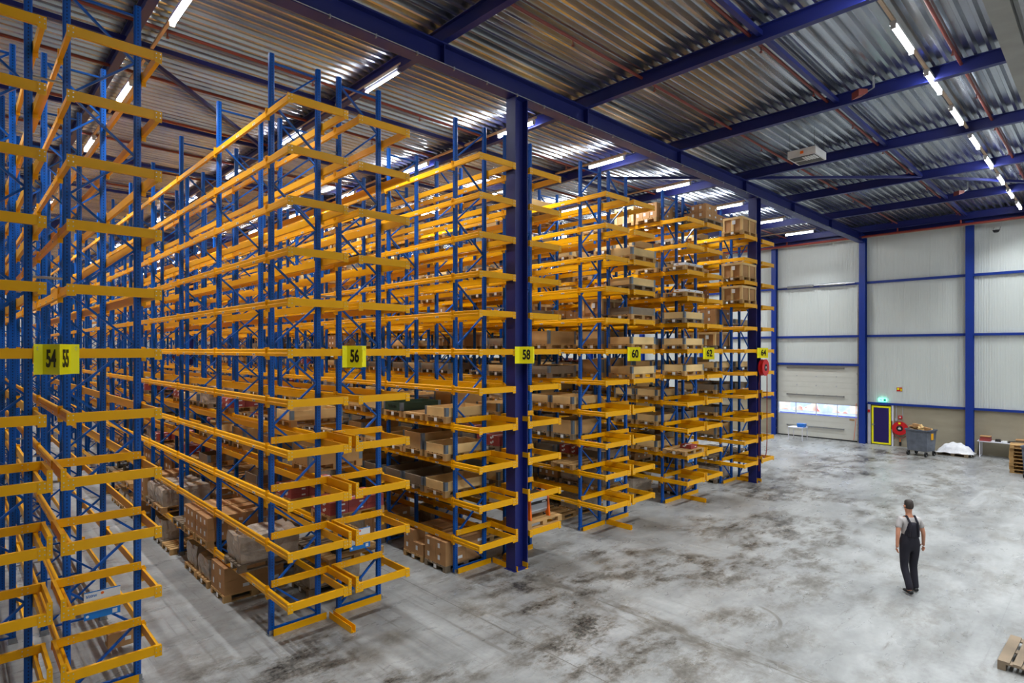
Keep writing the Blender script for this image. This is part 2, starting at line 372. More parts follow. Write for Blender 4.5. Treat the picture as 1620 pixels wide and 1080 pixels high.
# ------------------------------------------------------------------ sectional door
dr = put('door_1', None, None, (XW, 0, 0)); tag(dr, 'white sectional dock door with a band of windows', None, None, 'structure')
def panelset(z0, z1):
    mb = MB(); z = z0
    while z < z1 - .01:
        zz = min(z + .30, z1); mb.box(-.02, .04, DY0, DY1, z + .004, zz - .004); z = zz
    mb.box(-.008, .03, DY0, DY1, z0, z1); return mb
put('door_panel', panelset(0.06, 1.26).mesh('door_panel', ['doorwhite']), dr)
put('door_panel', panelset(1.97, 4.1).mesh('door_panel', ['doorwhite']), dr)
put('bottom_seal', MB().box(-.03, .04, DY0, DY1, 0, .06).mesh('seal', ['black']), dr)
mb = MB(); mb.box(-.025, .03, DY0, DY1, 1.26, 1.29).box(-.025, .03, DY0, DY1, 1.94, 1.97)
for y in (DY0 + .02, 10.8, 11.9, 13.0, DY1 - .02): mb.box(-.03, .03, y - .015, y + .015, 1.29, 1.94)
put('window_frame', mb.mesh('window_frame', ['grey']), dr)
put('window_pane', MB().box(0, .008, DY0, DY1, 1.29, 1.94).mesh('pane', ['glass']), dr)
for z in (3.97, 2.42, .62):
    mb = MB().box(-.09, -.05, 10.45, 13.5, z - .025, z + .025)
    for y in (10.47, 11.5, 12.5, 13.48): mb.box(-.06, -.02, y - .02, y + .02, z - .04, z + .04)
    put('stiffener_bar', mb.mesh('bar', ['galv']), dr)
mb = MB()
for z in (3.5, 2.97, 2.45):
    for y in (10.85, 11.9, 12.95): mb.box(-.035, -.02, y - .025, y + .025, z - .025, z + .025)
put('hinge_plate', mb.mesh('hinge', ['grey']), dr)
for sy in (DY0 - .02, DY1 + .02):
    mb = MB().box(-.1, -.02, sy - .03, sy + .03, 0, 8.5)
    for i in range(8): mb.box(-.13, -.1, sy - .05, sy + .05, .35 + .55 * i, .43 + .55 * i)
    put('door_track', mb.mesh('door_track', ['galv']), dr)
mb = MB().cyl((-.2, 9.9, 8.62), (-.2, 13.95, 8.62), .035, 10, 0)
mb.cyl((-.2, 10.35, 8.62), (-.2, 11.65, 8.62), .075, 12, 0).cyl((-.2, 12.0, 8.62), (-.2, 13.4, 8.62), .075, 12, 0)
put('torsion_spring', mb.mesh('torsion_spring', ['galv']), dr)
put('door_label', MB().box(-.03, -.02, 9.95, 10.2, 1.14, 1.22).mesh('door_label', ['wood']), dr)
# side door
d2 = put('door_2', None, None, (XW, 0, 0)); tag(d2, 'navy blue personnel door with a yellow border in a white frame', None, None, 'structure')
mb = MB().box(-.1, -.02, 8.12, 8.2, 0, 2.16).box(-.1, -.02, 9.16, 9.3, 0, 2.16).box(-.1, -.02, 8.12, 9.3, 2.1, 2.18)
put('door_frame', mb.mesh('door_frame', ['frame']), d2)
put('door_leaf', MB().box(-.06, -.02, 8.2, 9.16, .01, 2.1).mesh('leaf', ['doorblack']), d2)
put('door_face', MB().box(-.068, -.06, 8.24, 9.12, .04, 2.04).mesh('face', ['navy']), d2)
mb = MB().box(-.074, -.068, 8.24, 8.33, .04, 2.04).box(-.074, -.068, 9.03, 9.12, .04, 2.04).box(-.074, -.068, 8.33, 9.03, .04, .12).box(-.074, -.068, 8.33, 9.03, 1.95, 2.04)
put('border', mb.mesh('border', ['signyellow']), d2)
put('door_handle', MB().box(-.1, -.074, 9.06, 9.09, .98, 1.1).box(-.12, -.1, 8.96, 9.09, 1.04, 1.06).mesh('handle', ['galv']), d2)
# outside: yard and parked box trailer with flower print
struct('ground_outside', MB().box(XW + .31, 60, -10, 40, -.25, -.05).mesh('yard', ['concrete']), 'concrete yard outside the dock door')
def flower_mat():
    m = bpy.data.materials.new('flower_print'); m.use_nodes = True; nt = m.node_tree; N = nt.nodes; L = nt.links; b = N['Principled BSDF']
    g = N.new('ShaderNodeNewGeometry'); v = N.new('ShaderNodeTexVoronoi'); v.inputs['Scale'].default_value = 1.6
    n = N.new('ShaderNodeTexNoise'); n.inputs['Scale'].default_value = 1.0
    L.new(g.outputs['Position'], v.inputs['Vector']); L.new(g.outputs['Position'], n.inputs['Vector'])
    r = N.new('ShaderNodeValToRGB'); e = r.color_ramp.elements
    e[0].position = 0.0; e[0].color = lin((225, 90, 80)); e[1].position = 0.6; e[1].color = lin((250, 215, 190))
    L.new(v.outputs['Distance'], r.inputs[0])
    r2 = N.new('ShaderNodeValToRGB'); e = r2.color_ramp.elements
    e[0].position = 0.45; e[0].color = lin((200, 205, 245)); e[1].position = 0.5; e[1].color = (1, 1, 1, 1)
    L.new(n.outputs['Fac'], r2.inputs[0])
    mx = N.new('ShaderNodeMix'); mx.data_type = 'RGBA'; L.new(math_node(m, 'GREATER_THAN', n.outputs['Fac'], .5), mx.inputs[0])
    L.new(r2.outputs[0], mx.inputs[6]); L.new(r.outputs[0], mx.inputs[7]); L.new(mx.outputs[2], b.inputs['Base Color']); b.inputs['Roughness'].default_value = .4
    return m
M['flower'] = flower_mat()
M['skirt'] = mat('trailer_skirt', (90, 100, 190), 0.4)
tr = thing('box_trailer', 'white box trailer with flower print parked outside the dock door windows', 'trailer', (42, 18, 0))
put('body', MB().box(0, 2.5, -9, 7, .85, 3.9).mesh('body', ['flower']), tr)
put('side_skirt', MB().box(0.05, 2.45, -9, 7, .4, .68).mesh('skirt', ['skirt']), tr)
put('chassis', MB().box(0.02, 2.48, -9, 7, .68, .85).mesh('chassis', ['frame']), tr)
for y in (-6.5, -5.2, 3.6, 4.9):
    put('wheel', MB().cyl((.1, y, .45), (2.4, y, .45), .5, 20).mesh('wheel', ['black']), tr)
# ================================================================== LAMPS
def lamp_meshes(axis):
    L2 = .72; h = MB(); t = MB()
    if axis == 'y':
        h.box(-.06, .06, -L2, L2, .035, .10); t.cyl((0, -L2 + .03, -.005), (0, L2 - .03, -.005), .038, 10)
        e = MB().box(-.045, .045, -L2, -L2 + .03, -.05, .035).box(-.045, .045, L2 - .03, L2, -.05, .035)
    else:
        h.box(-L2, L2, -.06, .06, .035, .10); t.cyl((-L2 + .03, 0, -.005), (L2 - .03, 0, -.005), .038, 10)
        e = MB().box(-L2, -L2 + .03, -.045, .045, -.05, .035).box(L2 - .03, L2, -.045, .045, -.05, .035)
    return h.mesh('housing', ['fixture']), t.mesh('tube', ['tube']), e.mesh('end_cap', ['fixture'])
LM = {a: lamp_meshes(a) for a in 'xy'}
LAMPD = {}
for a in 'xy':
    ld = bpy.data.lights.new('diffuser_light', 'AREA'); ld.shape = 'RECTANGLE'; ld.energy = LAMP_W; ld.color = (0.93, 0.97, 1.0)
    ld.size, ld.size_y = (1.36, .09) if a == 'x' else (.09, 1.36); ld.spread = math.radians(118); LAMPD[a] = ld
def lamp(x, y, z, axis, label, group):
    t = thing('strip_light', label, 'strip light', (x, y, z), 0, group)
    a, b, c = LM[axis]; put('housing', a, t); put('tube', b, t); put('end_cap', c, t)
    l = bpy.data.objects.new('diffuser_light', LAMPD[axis]); COL.objects.link(l); l.parent = t; l.location = (0, 0, -.052)
LZ = 11.2
aisles = [(-1.15, 'aisle west of all the racks'), (3.05, 'first aisle'), (7.2, 'second aisle'), (11.5, 'third aisle'), (15.7, 'fourth aisle'), (19.9, 'fifth aisle'), (24.3, 'sixth row, past the last rack'), (28.6, 'seventh row, past the last rack'), (32.6, 'eighth row, nearest the end wall')]
for x, nm in aisles:
    k = 0; y = 11.8
    while y < 57:
        lamp(x, y, LZ, 'y', 'lit strip light over %s, %s from the open floor' % (nm, ORD[k]), 'strip lights over the rack aisles')
        k += 1; y += 4.9
    ct = tag(put('cable_tray', MB().box(-.03, .03, 11.0, 57.5, .102, .15).mesh('tray', ['tray']), None, (x, 0, LZ)), 'pale cable tray carrying the lamps over the %s' % nm, 'cable tray', 'cable trays')
for yy, nm in ((3.0, 'across the open floor'), (-3.5, 'added unseen to the south')):  # second lamp row is out of view, added to brighten hall and floor
    for k in range(12):
        x = 33.2 - 2.78 * k
        lamp(x, yy, LZ, 'x', 'bright strip light in the row %s, %s from the end wall' % (nm, ORD[k]), 'strip lights over the open floor')
    tag(put('cable_tray', MB().box(1.5, 35, -.03, .03, .102, .15).mesh('tray', ['tray']), None, (0, yy, LZ)), 'cable tray of the lamp row %s' % nm, 'cable tray', 'cable trays')
# ================================================================== PIPES
SPH = MB().cyl((0, 0, -.03), (0, 0, -.13), .012, 6).box(-.025, .025, -.025, .025, -.15, -.13).mesh('sprinkler_head', ['pipe'])
for k, y in enumerate((2.45, 5.22, 7.8, 13.25, 15.75, 18.5, 21.2, 24.0, 27.0)):
    p = thing('sprinkler_pipe', 'dark red sprinkler pipe under the roof deck, %s from the concrete beam' % ORD[k], 'pipe', (0, y, 11.40), 0, 'sprinkler pipes')
    put('pipe', MB().cyl((-8.5, 0, 0), (34.6, 0, 0), .035, 10).mesh('pipe', ['pipe']), p)
    for i in range(14): put('sprinkler_head', SPH, p, (-6.0 + 3.05 * i, 0, 0))
p = thing('sprinkler_main', 'orange red sprinkler main pipe running high along the end wall', 'pipe', (34.7, 0, 10.95))
put('pipe', MB().cyl((0, -8, 0), (0, 40, 0), .055, 12).mesh('pipe', ['pipebright']), p)
for y in (7.8, 5.22, 2.45, 13.25, 18.5):
    put('riser', MB().cyl((-.0, y, .0), (-.0, y, .44), .035, 10).mesh('riser', ['pipebright']), p)
# heater hanging under the roof
h = thing('ceiling_heater', 'white louvred heater unit hung on wires under the roof deck', 'heater', (18.84, 6.6, 10.8))
put('casing', MB().box(-.45, .45, -.4, .4, 0, .22).mesh('casing', ['fixture']), h)
mb = MB()
for i in range(5): mb.bar((-.42, -.33 + i * .075, -.035), (-.05, -.33 + i * .075, -.035), .05, .02)
put('louvre', mb.mesh('louvre', ['fixture']), h)
put('intake', MB().box(.05, .42, -.36, .36, -.004, .0).box(-.42, -.02, -.36, .36, -.004, 0).mesh('intake', ['darkgoods']), h)
put('control_box', MB().box(-.47, -.45, -.06, .03, .07, .15).mesh('control', ['orange']), h)
for sx in (-.4, .4):
    for sy in (-.35, .35): put('wire', MB().cyl((sx, sy, .22), (sx, sy, .7), .006, 5).mesh('wire', ['black']), h)
for (x, y, lab) in ((15.57, 4.27, 'dark red wedge shaped detector box under the roof in front of the second cross beam'), (28.2, 4.3, 'small red detector box under the roof closer to the end wall')):
    t = thing('detector_box', lab, 'detector', (x, y, 11.05), math.radians(50))
    put('housing', MB().hexa([(-.13, -.11, 0), (.13, -.11, 0), (.13, .11, -.08), (-.13, .11, -.08), (-.13, -.11, .09), (.13, -.11, .09), (.13, .11, .09), (-.13, .11, .09)]).mesh('red_box', ['pipe']), t)
    put('bracket', MB().bar((0, -.13, .05), (.0, -.35, .18), .06, .02).bar((0, -.35, .18), (0, -.35, .47), .05, .02).mesh('bracket', ['galv']), t)
sp = thing('camera_dome', 'small dark dome hanging from brackets high on the end wall', 'dome', (35.0, 3.95, 10.55))
put('dome', MB().cyl((0, 0, 0), (0, 0, -.1), .14, 16, 0, .09).mesh('dome', ['black']), sp)
put('bracket', MB().bar((0, -.12, 0), (0.4, -.12, .2), .02, .02).bar((0, .12, 0), (.4, .12, .2), .02, .02).bar((0, -.13, 0), (0, .13, 0), .02, .02).mesh('bracket', ['galv']), sp)

# ================================================================== RACKS
NB = 17; Y0 = 10.33; BP = 2.765; HU = 10.2
LEV = [.84 + .835 * k for k in range(11)]
# meshes shared by every row
def upright_mesh():
    p = [(-.045, -.03), (-.03, -.0425), (.03, -.0425), (.045, -.03), (.045, -.012), (.036, -.008), (.036, .008), (.045, .012), (.045, .03), (.03, .0425), (-.03, .0425), (-.045, .03), (-.045, .012), (-.036, .008), (-.036, -.008), (-.045, -.012)]
    return MB().prism(p, 'z', 0.01, HU).mesh('upright', ['upright'])
UP = upright_mesh()
FOOT = MB().box(-.07, .07, -.07, .07, 0, .012).box(-.055, .055, -.055, -.045, .012, .09).box(-.055, .055, .045, .055, .012, .09).cyl((.058, 0, .012), (.058, 0, .03), .012, 6).mesh('foot_plate', ['galv'])
HB = .125
def beam_mb(sgn, y0, y1, clips=True, labels=True, mb=None):
    """box beam lying outside the uprights, sgn = side it faces; top at z=0"""
    mb = mb or MB()
    a, b = sgn * .003, sgn * .052
    prof = [(a, -HB), (b, -HB), (b, -.075), (b - sgn * .012, -.065), (b - sgn * .012, -.012), (b - sgn * .024, 0), (a, 0)]
    mb.prism(prof, 'y', y0, y1, 0)
    if clips:
        for y in (y0, y1):
            s = 1 if y == y0 else -1
            mb.box(min(0, sgn * .056), max(0, sgn * .056), min(y, y + s * .012), max(y, y + s * .012), -HB - .045, .03, 0)
            mb.box(min(-sgn * .0, sgn * .006), max(0, sgn * .006), min(y - s * .04, y + s * .02), max(y - s * .04, y + s * .02), -HB - .045, .03, 0)
    if labels:
        for f in (.2, .5, .8):
            yy = y0 + (y1 - y0) * f; x = b
            mb.box(min(x, x + sgn * .002), max(x, x + sgn * .002), yy - .06, yy + .06, -.115, -.08, 1)
            for q in range(3): mb.box(min(x, x + sgn * .003), max(x, x + sgn * .003), yy - .045 + q * .03, yy - .027 + q * .03, -.107, -.088, 2)
    return mb
BEAM = {s: beam_mb(s, .006, BP - .006).mesh('beam', ['yellow', 'white', 'signblack']) for s in (-1, 1)}
def braces(side):
    out = []
    zs = [.14 + i * (9.9 / 14) for i in range(15)]
    for i in range(14):
        a = side if i % 2 == 0 else -side
        out.append(((a * .39, 0, zs[i] + .01), (-a * .39, 0, zs[i + 1] - .01)))
    out = [((-.39, 0, .1), (.39, 0, .1))] + out + [((-.39, 0, zs[14]), (.39, 0, zs[14]))]
    return out
BR = {s: [MB().bar(p, q, .03, .042, 0, up=(0, 1, 0)).mesh('brace', ['blue']) for p, q in braces(s)] for s in (-1, 1)}
YF = -.95      # front face of the pick-up stations, measured from the first upright
STB = MB()
STB.box(-.535, .535, YF, YF + .045, -HB, 0).box(-.54, -.45, YF - .006, YF, -.155, 0).box(.45, .54, YF - .006, YF, -.155, 0)
for sx in (-.52, -.47, .47, .52):
    for z in (-.03, -.09): 
        if abs(sx) > .5 or True: STB.cyl((sx, YF - .012, z), (sx, YF - .006, z), .008, 6, 1)
STB = STB.mesh('front_beam', ['yellow', 'bolt'])
def side_beam(sx):
    mb = MB(); a = sx * .38
    prof = [(sx * .478, -HB), (sx * .53, -HB), (sx * .53, -.075), (sx * .518, -.065), (sx * .518, -.012), (sx * .506, 0), (sx * .478, 0)]
    mb.prism(prof, 'y', YF + .046, .004, 0)
    mb.box(min(sx * .475, sx * .535), max(sx * .475, sx * .535), -.05, -.04, -.19, .02)
    return mb.mesh('side_beam', ['yellow'])
SB = {s: side_beam(s) for s in (-1, 1)}
def backstop(c):
    """c = side towards the middle of the double rack"""
    mb = MB()
    x0, x1 = sorted((-c * .46, c * .61)); mb.box(x0, x1, -.1, -.055, .012, .125)
    x0, x1 = sorted((c * .56, c * .60)); mb.box(x0, x1, YF + .02, -.1, .012, .125)
    x0, x1 = sorted((c * .54, c * .60)); mb.box(x0, x1, YF - .012, YF + .012, -.15, .13)
    for z in (-.1, -.05, .04, .09): mb.cyl((c * .57, YF - .018, z), (c * .57, YF - .012, z), .008, 6, 1)
    for q in (-.42, -.36, .36, .42): 
        for z in (.04, .1): mb.cyl((q, -.106, z), (q, -.1, z), .008, 6, 1)
    return mb.mesh('backstop', ['yellow', 'bolt'])
BS = {s: backstop(s) for s in (-1, 1)}
KERB = {}
for s in (-1, 1):
    x0, x1 = sorted((-s * .43, s * .55))
    KERB[s] = MB().box(x0, x1, -.11, -.10, 0, .12).box(x0, x1, -.10, -.03, 0, .01).mesh('kerb_rail', ['yellow'])
RAIL = {s: MB().box(s * .60 - .005, s * .60 + .005, -.95, -.12, 0, .12).box(min(s * .6, s * .67), max(s * .6, s * .63), -.95, -.12, 0, .01).mesh('floor_rail', ['yellow']) for s in (-1, 1)}
SPACER = {}
rows = {}      # number -> (centre x, side of the middle)
for n, c in ((54, .98), (56, 5.14), (58, 9.37), (60, 13.63), (62, 17.83), (64, 21.98)):
    off = {58: .765, 64: .765}.get(n, .64)
    rows[n] = (c - off, 1); rows[n + 1] = (c + off, -1)
def rown(n): return ORD[n - 54] + ' rack row'
def joined_beams(b0, skip=0):
    mb = MB(); cnt = 0
    for b in range(b0, NB):
        for z in LEV:
            for s in (-1, 1):
                cnt += 1
                if cnt <= skip: continue
                t = beam_mb(s, .006, BP - .006, clips=(b < 9), labels=(b < 7)); n = len(mb.v)
                mb.v += [(x + s * .475, y + b * BP, zz + z) for x, y, zz in t.v]
                mb.f += [[i + n for i in f] for f in t.f]; mb.m += t.m
    return mb.mesh('beam_far', ['yellow', 'white', 'signblack'])
BFAR = joined_beams(4, 12)
def joined_braces(s, f0):
    mb = MB()
    for f in range(f0, NB + 1):
        for p, q in braces(s): mb.bar((p[0], f * BP, p[2]), (q[0], f * BP, q[2]), .03, .042, 0, up=(0, 1, 0))
    return mb.mesh('brace_far', ['blue'])
BRFAR = {s: joined_braces(s, 6) for s in (-1, 1)}
for n, (cx, mid) in rows.items():
    lab = 'blue and yellow pallet rack, %s row from the camera, beside sign %d' % (ORD[n - 54], n if n == 55 else n - n % 2)
    t = thing('pallet_rack', lab, 'pallet rack', (cx, Y0, 0), 0, 'pallet rack rows')
    for i in range(NB + 1):
        for s in (-1, 1):
            u = put('upright', UP, t, (s * .43, i * BP, 0))
            if i < 4: put('foot_plate', FOOT, u)
        if i < 6:
            for me in BR[mid]: put('brace', me, t, (0, i * BP, 0))
    tag(put('brace', BRFAR[mid], t), kind='stuff')
    cnt = 0
    for b in range(5):
        for z in LEV:
            for s in (-1, 1):
                cnt += 1
                if cnt > 100: break
                put('beam', BEAM[s], t, (s * .475, b * BP, z))
    tag(put('beam', BFAR, t), kind='stuff')
    for k, z in enumerate(LEV):
        put('front_beam', STB, t, (0, 0, z))
        for s in (-1, 1): put('side_beam', SB[s], t, (0, 0, z))
        if k < 4 and not (n == 59 and k == 0): put('backstop', BS[mid], t, (0, 0, z))
    put('kerb_rail', KERB[mid], t); put('floor_rail', RAIL[mid], t)
    if n % 2 == 0:
        nx = rows[n + 1][0]; gap0, gap1 = .475, nx - cx - .475
        sm = MB().cyl((gap0, 0, 0), (gap1, 0, 0), .018, 8).mesh('row_spacer', ['galv'])
        for i in (0, 1, 2):
            for z in (1.3, 3.15, 6.0, 8.75): put('row_spacer', sm, t, (0, i * BP, z))
    else:
        bd = put('load_board', MB().box(-.24, .2, -.075, -.07, 1.12, 1.52, 0).box(-.24, .2, -.078, -.075, 1.12, 1.22, 1).box(-.24, .2, -.078, -.075, 1.505, 1.52, 1).cyl((-.2, -.082, 1.17), (-.2, -.078, 1.17), .02, 8, 0).box(.1, .16, -.082, -.078, 1.14, 1.2, 0).mesh('load_board', ['white', 'signblue']), t)
        tag(bd, 'white and blue load board')
        tx = text_mesh('stow', .075, 'signblue', .9); put('board_text', tx, bd, (-.15, -.079, 1.46), (math.radians(90), 0, 0))
        put('board_logo', MB().cyl((-.02, -.079, 1.47), (-.02, -.076, 1.47), .02, 10).mesh('logo', ['orange']), bd)
# signs: V-folded boards on the front beams
for n, c in ((54, .98), (56, 5.14), (58, 9.40), (60, 13.63), (62, 17.83), (64, 22.0)):
    w2 = .14 if n not in (58, 64) else .17; fl = .09 if n not in (58, 64) else .14; dp = .27
    yb = Y0 + YF - .03
    t = thing('aisle_sign', 'yellow folded aisle sign with black number %s, %s sign from the camera' % ('54 and 55' if n == 54 else n, ORD[(n - 54) // 2]), 'sign', (c, yb, 4.88), 0, 'aisle signs')
    zz0, zz1 = -.19, .19; T = .004
    mb = MB()
    pts = [(-w2 - fl, 0), (-w2, 0), (0, -dp), (w2, 0), (w2 + fl, 0)]
    for (a, b) in zip(pts[:-1], pts[1:]): mb.bar((a[0], a[1], 0), (b[0], b[1], 0), T, zz1 - zz0)
    for sx in (-1, 1):
        for z in (.12, .15): mb.cyl((sx * (w2 + fl * .6), -.008, z), (sx * (w2 + fl * .6), -.002, z), .008, 6, 1)
    put('board', mb.mesh('board', ['signyellow', 'bolt']), t)
    ang = math.atan2(dp, w2); ln = math.hypot(dp, w2)
    for s, num in ((-1, n), (1, n + 1)):
        if s == 1 and n != 54: pass
        tm = text_mesh(str(num), .30, 'signblack', .60, offset=.009)
        put('sign_number', tm, t, (s * (w2 / 2 + .004), -dp / 2 - .004 - .002, -.0), (math.radians(90), 0, s * ang))
# ================================================================== GOODS
def pallet_mb(weather=False):
    mb = MB()
    for y in (-.35, 0, .35):
        mb.box(-.6, .6, y - .05, y + .05, 0, .022)
        for x in (-.5275, 0, .5275): mb.box(x - .0725, x + .0725, y - .05, y + .05, .022, .1)
    for x in (-.5275, 0, .5275): mb.box(x - .0725, x + .0725, -.4, .4, .1, .122)
    for y, w_ in ((-.3275, .145), (-.165, .1), (0, .145), (.165, .1), (.3275, .145)): mb.box(-.6, .6, y - w_ / 2, y + w_ / 2, .122, .144)
    mb.box(-.604, -.6, -.06, .04, .03, .11, 1)
    mb.box(-.6, .6, 0, 0, 0, 0) if False else None
    return mb
def collar_mb(h=.2, body=True, brk=True, two=False):
    mb = MB(); t = .022
    if body:
        mb.box(-.6, .6, -.4, -.4 + t, 0, h).box(-.6, .6, .4 - t, .4, 0, h).box(-.6, -.6 + t, -.4 + t, .4 - t, 0, h).box(.6 - t, .6, -.4 + t, .4 - t, 0, h)
        if two: mb.box(-.602, .602, -.402, .402, h / 2 - .003, h / 2 + .003)if False else None
    if brk:
        for x in (-1, 1):
            for y in (-1, 1):
                mb.box(min(x * .603, x * .52), max(x * .603, x * .52), min(y * .403, y * .4), max(y * .403, y * .4), .01, h + .01, 1 if body else 0)
                mb.box(min(x * .603, x * .6), max(x * .603, x * .6), min(y * .403, y * .33), max(y * .403, y * .33), .01, h + .01, 1 if body else 0)
    return mb
def carton_mb(l, w_, h):
    mb = MB().box(-l / 2, l / 2, -w_ / 2, w_ / 2, 0, h)
    mb.box(-l / 2 - .001, l / 2 + .001, -.025, .025, h - .05, h + .001, 1)
    mb.box(-l / 2 - .002, -l / 2, .02, .1, h * .35, h * .75, 2)
    mb.box(l * .1, l * .32, -w_ / 2 - .002, -w_ / 2, h * .35, h * .6, 2)
    return mb
def wrapped_mb(h, seed):
    r = random.Random(seed); mb = MB(); segx, segy, segz = 5, 4, 4
    bm = bmesh.new(); bmesh.ops.create_cube(bm, size=1); bmesh.ops.subdivide_edges(bm, edges=bm.edges, cuts=4, use_grid_fill=True)
    for v in bm.verts:
        a, b, c = v.co; k = 1 - .05 * abs(c) * 2
        v.co = (a * 1.14 * k + r.uniform(-.012, .012), b * .76 * k + r.uniform(-.012, .012), (c + .5) * h + (r.uniform(-.05, .02) if c > .4 else 0))
        if c < -.49: v.co.z = 0
    vs = {v: i for i, v in enumerate(bm.verts)}
    mb.v = [tuple(v.co) for v in bm.verts]
    for f in bm.faces: mb.face([vs[v] for v in f.verts], 0)
    bm.free(); return mb
def crate_mb(body, slats, h=.5):
    mb = MB()
    if body: mb.box(-.55, .55, -.355, .355, .0, h - .03)
    if slats:
        mi = 1 if body else 0
        for s in (-1, 1):
            for x in (-.56, 0, .56): mb.box(x - .04, x + .04, min(s * .36, s * .385), max(s * .36, s * .385), 0, h, mi)
            for y in (-.34, 0, .34): mb.box(min(s * .56, s * .585), max(s * .56, s * .585), y - .045, y + .045, 0, h, mi)
            mb.box(-.585, .585, min(s * .36, s * .395), max(s * .36, s * .395), h - .08, h, mi)
            mb.box(min(s * .56, s * .595), max(s * .56, s * .595), -.36, .36, h - .08, h, mi)
        mb.box(-.597, -.585, -.12, .0, .24, .38, 2 if body else 1)
    return mb
KINDS = {
    'pallet': ('wooden_pallet', 'pallet', pallet_mb, ['wood', 'white']),
    'pallet_grey': ('wooden_pallet', 'pallet', pallet_mb, ['woodgrey', 'white']),
    'collar': ('pallet_collar', 'pallet collar', lambda: collar_mb(), ['woodlight', 'hinge']),
    'collar2': ('pallet_collar', 'pallet collar', lambda: collar_mb(.38), ['wood', 'hinge']),
    'collar_grey': ('pallet_collar', 'pallet collar', lambda: collar_mb(.2), ['woodgrey', 'hinge']),
    'collar_green': ('pallet_collar', 'pallet collar', lambda: collar_mb(.2), ['green', 'hinge']),
    'carton': ('cardboard_box', 'carton', lambda: carton_mb(.385, .26, .24), ['card', 'tape', 'white']),
    'cartonbig': ('cardboard_box', 'carton', lambda: carton_mb(.585, .39, .265), ['card', 'tape', 'white']),
    'cartonred': ('cardboard_box', 'carton', lambda: carton_mb(.385, .39, .12), ['cardred', 'white', 'white']),
    'cartonwhite': ('cardboard_box', 'carton', lambda: carton_mb(.385, .39, .08), ['white', 'white', 'card']),
    'wrapped': ('wrapped_load', 'wrapped load', lambda: wrapped_mb(.44, 3), ['wrap']),
    'wrappedtall': ('wrapped_load', 'wrapped load', lambda: wrapped_mb(.50, 5), ['wrap']),
    'crate': ('wooden_crate', 'crate', lambda: crate_mb(1, 1), ['card', 'woodlight', 'white']),
    'parts': ('machine_part', 'machine part', None, ['darkgoods']),
}
def parts_mb():
    mb = MB()
    mb.cyl((-.3, -.1, .09), (.3, -.1, .09), .09, 14).cyl((-.36, -.1, .09), (-.3, -.1, .09), .13, 14).box(-.2, .25, .08, .25, 0, .16).cyl((-.05, .16, .16), (-.05, .16, .24), .06, 12)
    return mb
KINDS['parts'] = ('machine_part', 'machine part', parts_mb, ['darkgoods'])
GM = {}
def gmesh(k):
    if k not in GM: GM[k] = KINDS[k][2]().mesh(KINDS[k][0], KINDS[k][3])
    return GM[k]
DESC = {'pallet': 'wooden pallet', 'pallet_grey': 'weathered pallet', 'collar': 'pale collar', 'collar2': 'deep brown collar', 'collar_grey': 'grey collar', 'collar_green': 'green collar',
        'carton': 'small carton', 'cartonbig': 'brown carton', 'cartonred': 'red carton', 'cartonwhite': 'flat white carton', 'wrapped': 'wrapped load', 'wrappedtall': 'tall wrapped load', 'crate': 'slatted crate', 'parts': 'machine part'}
GOODS = []
def g(kind, x, y, z, where, desc=None, rz=0.0): GOODS.append((kind, (x, y, z), rz, where, desc))
LV = {-1: 'on the floor'}
for k in range(0, 11): LV[k] = '%s level' % ORD[k]
def load(code, x, y, z, where, r, mid):
    """one pallet position"""
    if code == '.': return
    jx = r.uniform(-.015, .015); jy = r.uniform(-.015, .015); x += jx; y += jy
    g(r.choice(['pallet', 'pallet', 'pallet_grey']), x, y, z, where); zt = z + .144
    if code == 'c': g('collar', x, y, zt, where)
    elif code == 'C': g('collar2', x, y, zt, where)
    elif code == 'a': g('collar_grey', x, y, zt, where)
    elif code == 'g': g('collar_green', x, y, zt, where)
    elif code == 'm': g(r.choice(['collar', 'collar_grey']), x, y, zt, where); g('parts', x + .05, y, zt, where)
    elif code == 'q': g('parts', x, y, zt, where)
    elif code in 'wW': g('wrapped' if code == 'w' else 'wrappedtall', x, y, zt, where)
    elif code == 'k': g('crate', x, y, zt, where)
    elif code in 'bBn':
        nl = {'b': 2, 'n': 1, 'B': 1}[code]; kd = 'cartonbig' if code == 'B' else 'carton'
        if kd == 'cartonbig':
            for l in range(2):
                for ix in (-.295, .295):
                    for iy in (-.2, .2):
                        if l == 1 and r.random() < .12: continue
                        g(kd, x + ix, y + iy, zt + l * .267, where, '%s %s %s' % (('lower', 'upper')[l], 'inner' if ix * mid > 0 else 'outer', 'front' if iy < 0 else 'rear'))
        else:
            for l in range(nl):
                for ix in (-.395, 0, .395):
                    for iy in (-.27, 0, .27):
                        if l == nl - 1 and nl > 1 and r.random() < .12: continue
                        g(kd, x + ix, y + iy, zt + l * .242, where, '%s %s %s' % (('lower', 'upper')[l], ('outer', 'central', 'inner')[int(round(ix * mid / .395)) + 1], ('front', 'mid', 'rear')[int(round(iy / .27)) + 1]))
    elif code == 'r':
        for l in range(2):
            for ix in (-.395, 0, .395):
                for iy in (-.2, .2): g('cartonred', x + ix, y + iy, zt + l * .122, where, '%s %s %s' % (('lower', 'upper')[l], ('outer', 'central', 'inner')[int(round(ix * mid / .395)) + 1], 'front' if iy < 0 else 'rear'))
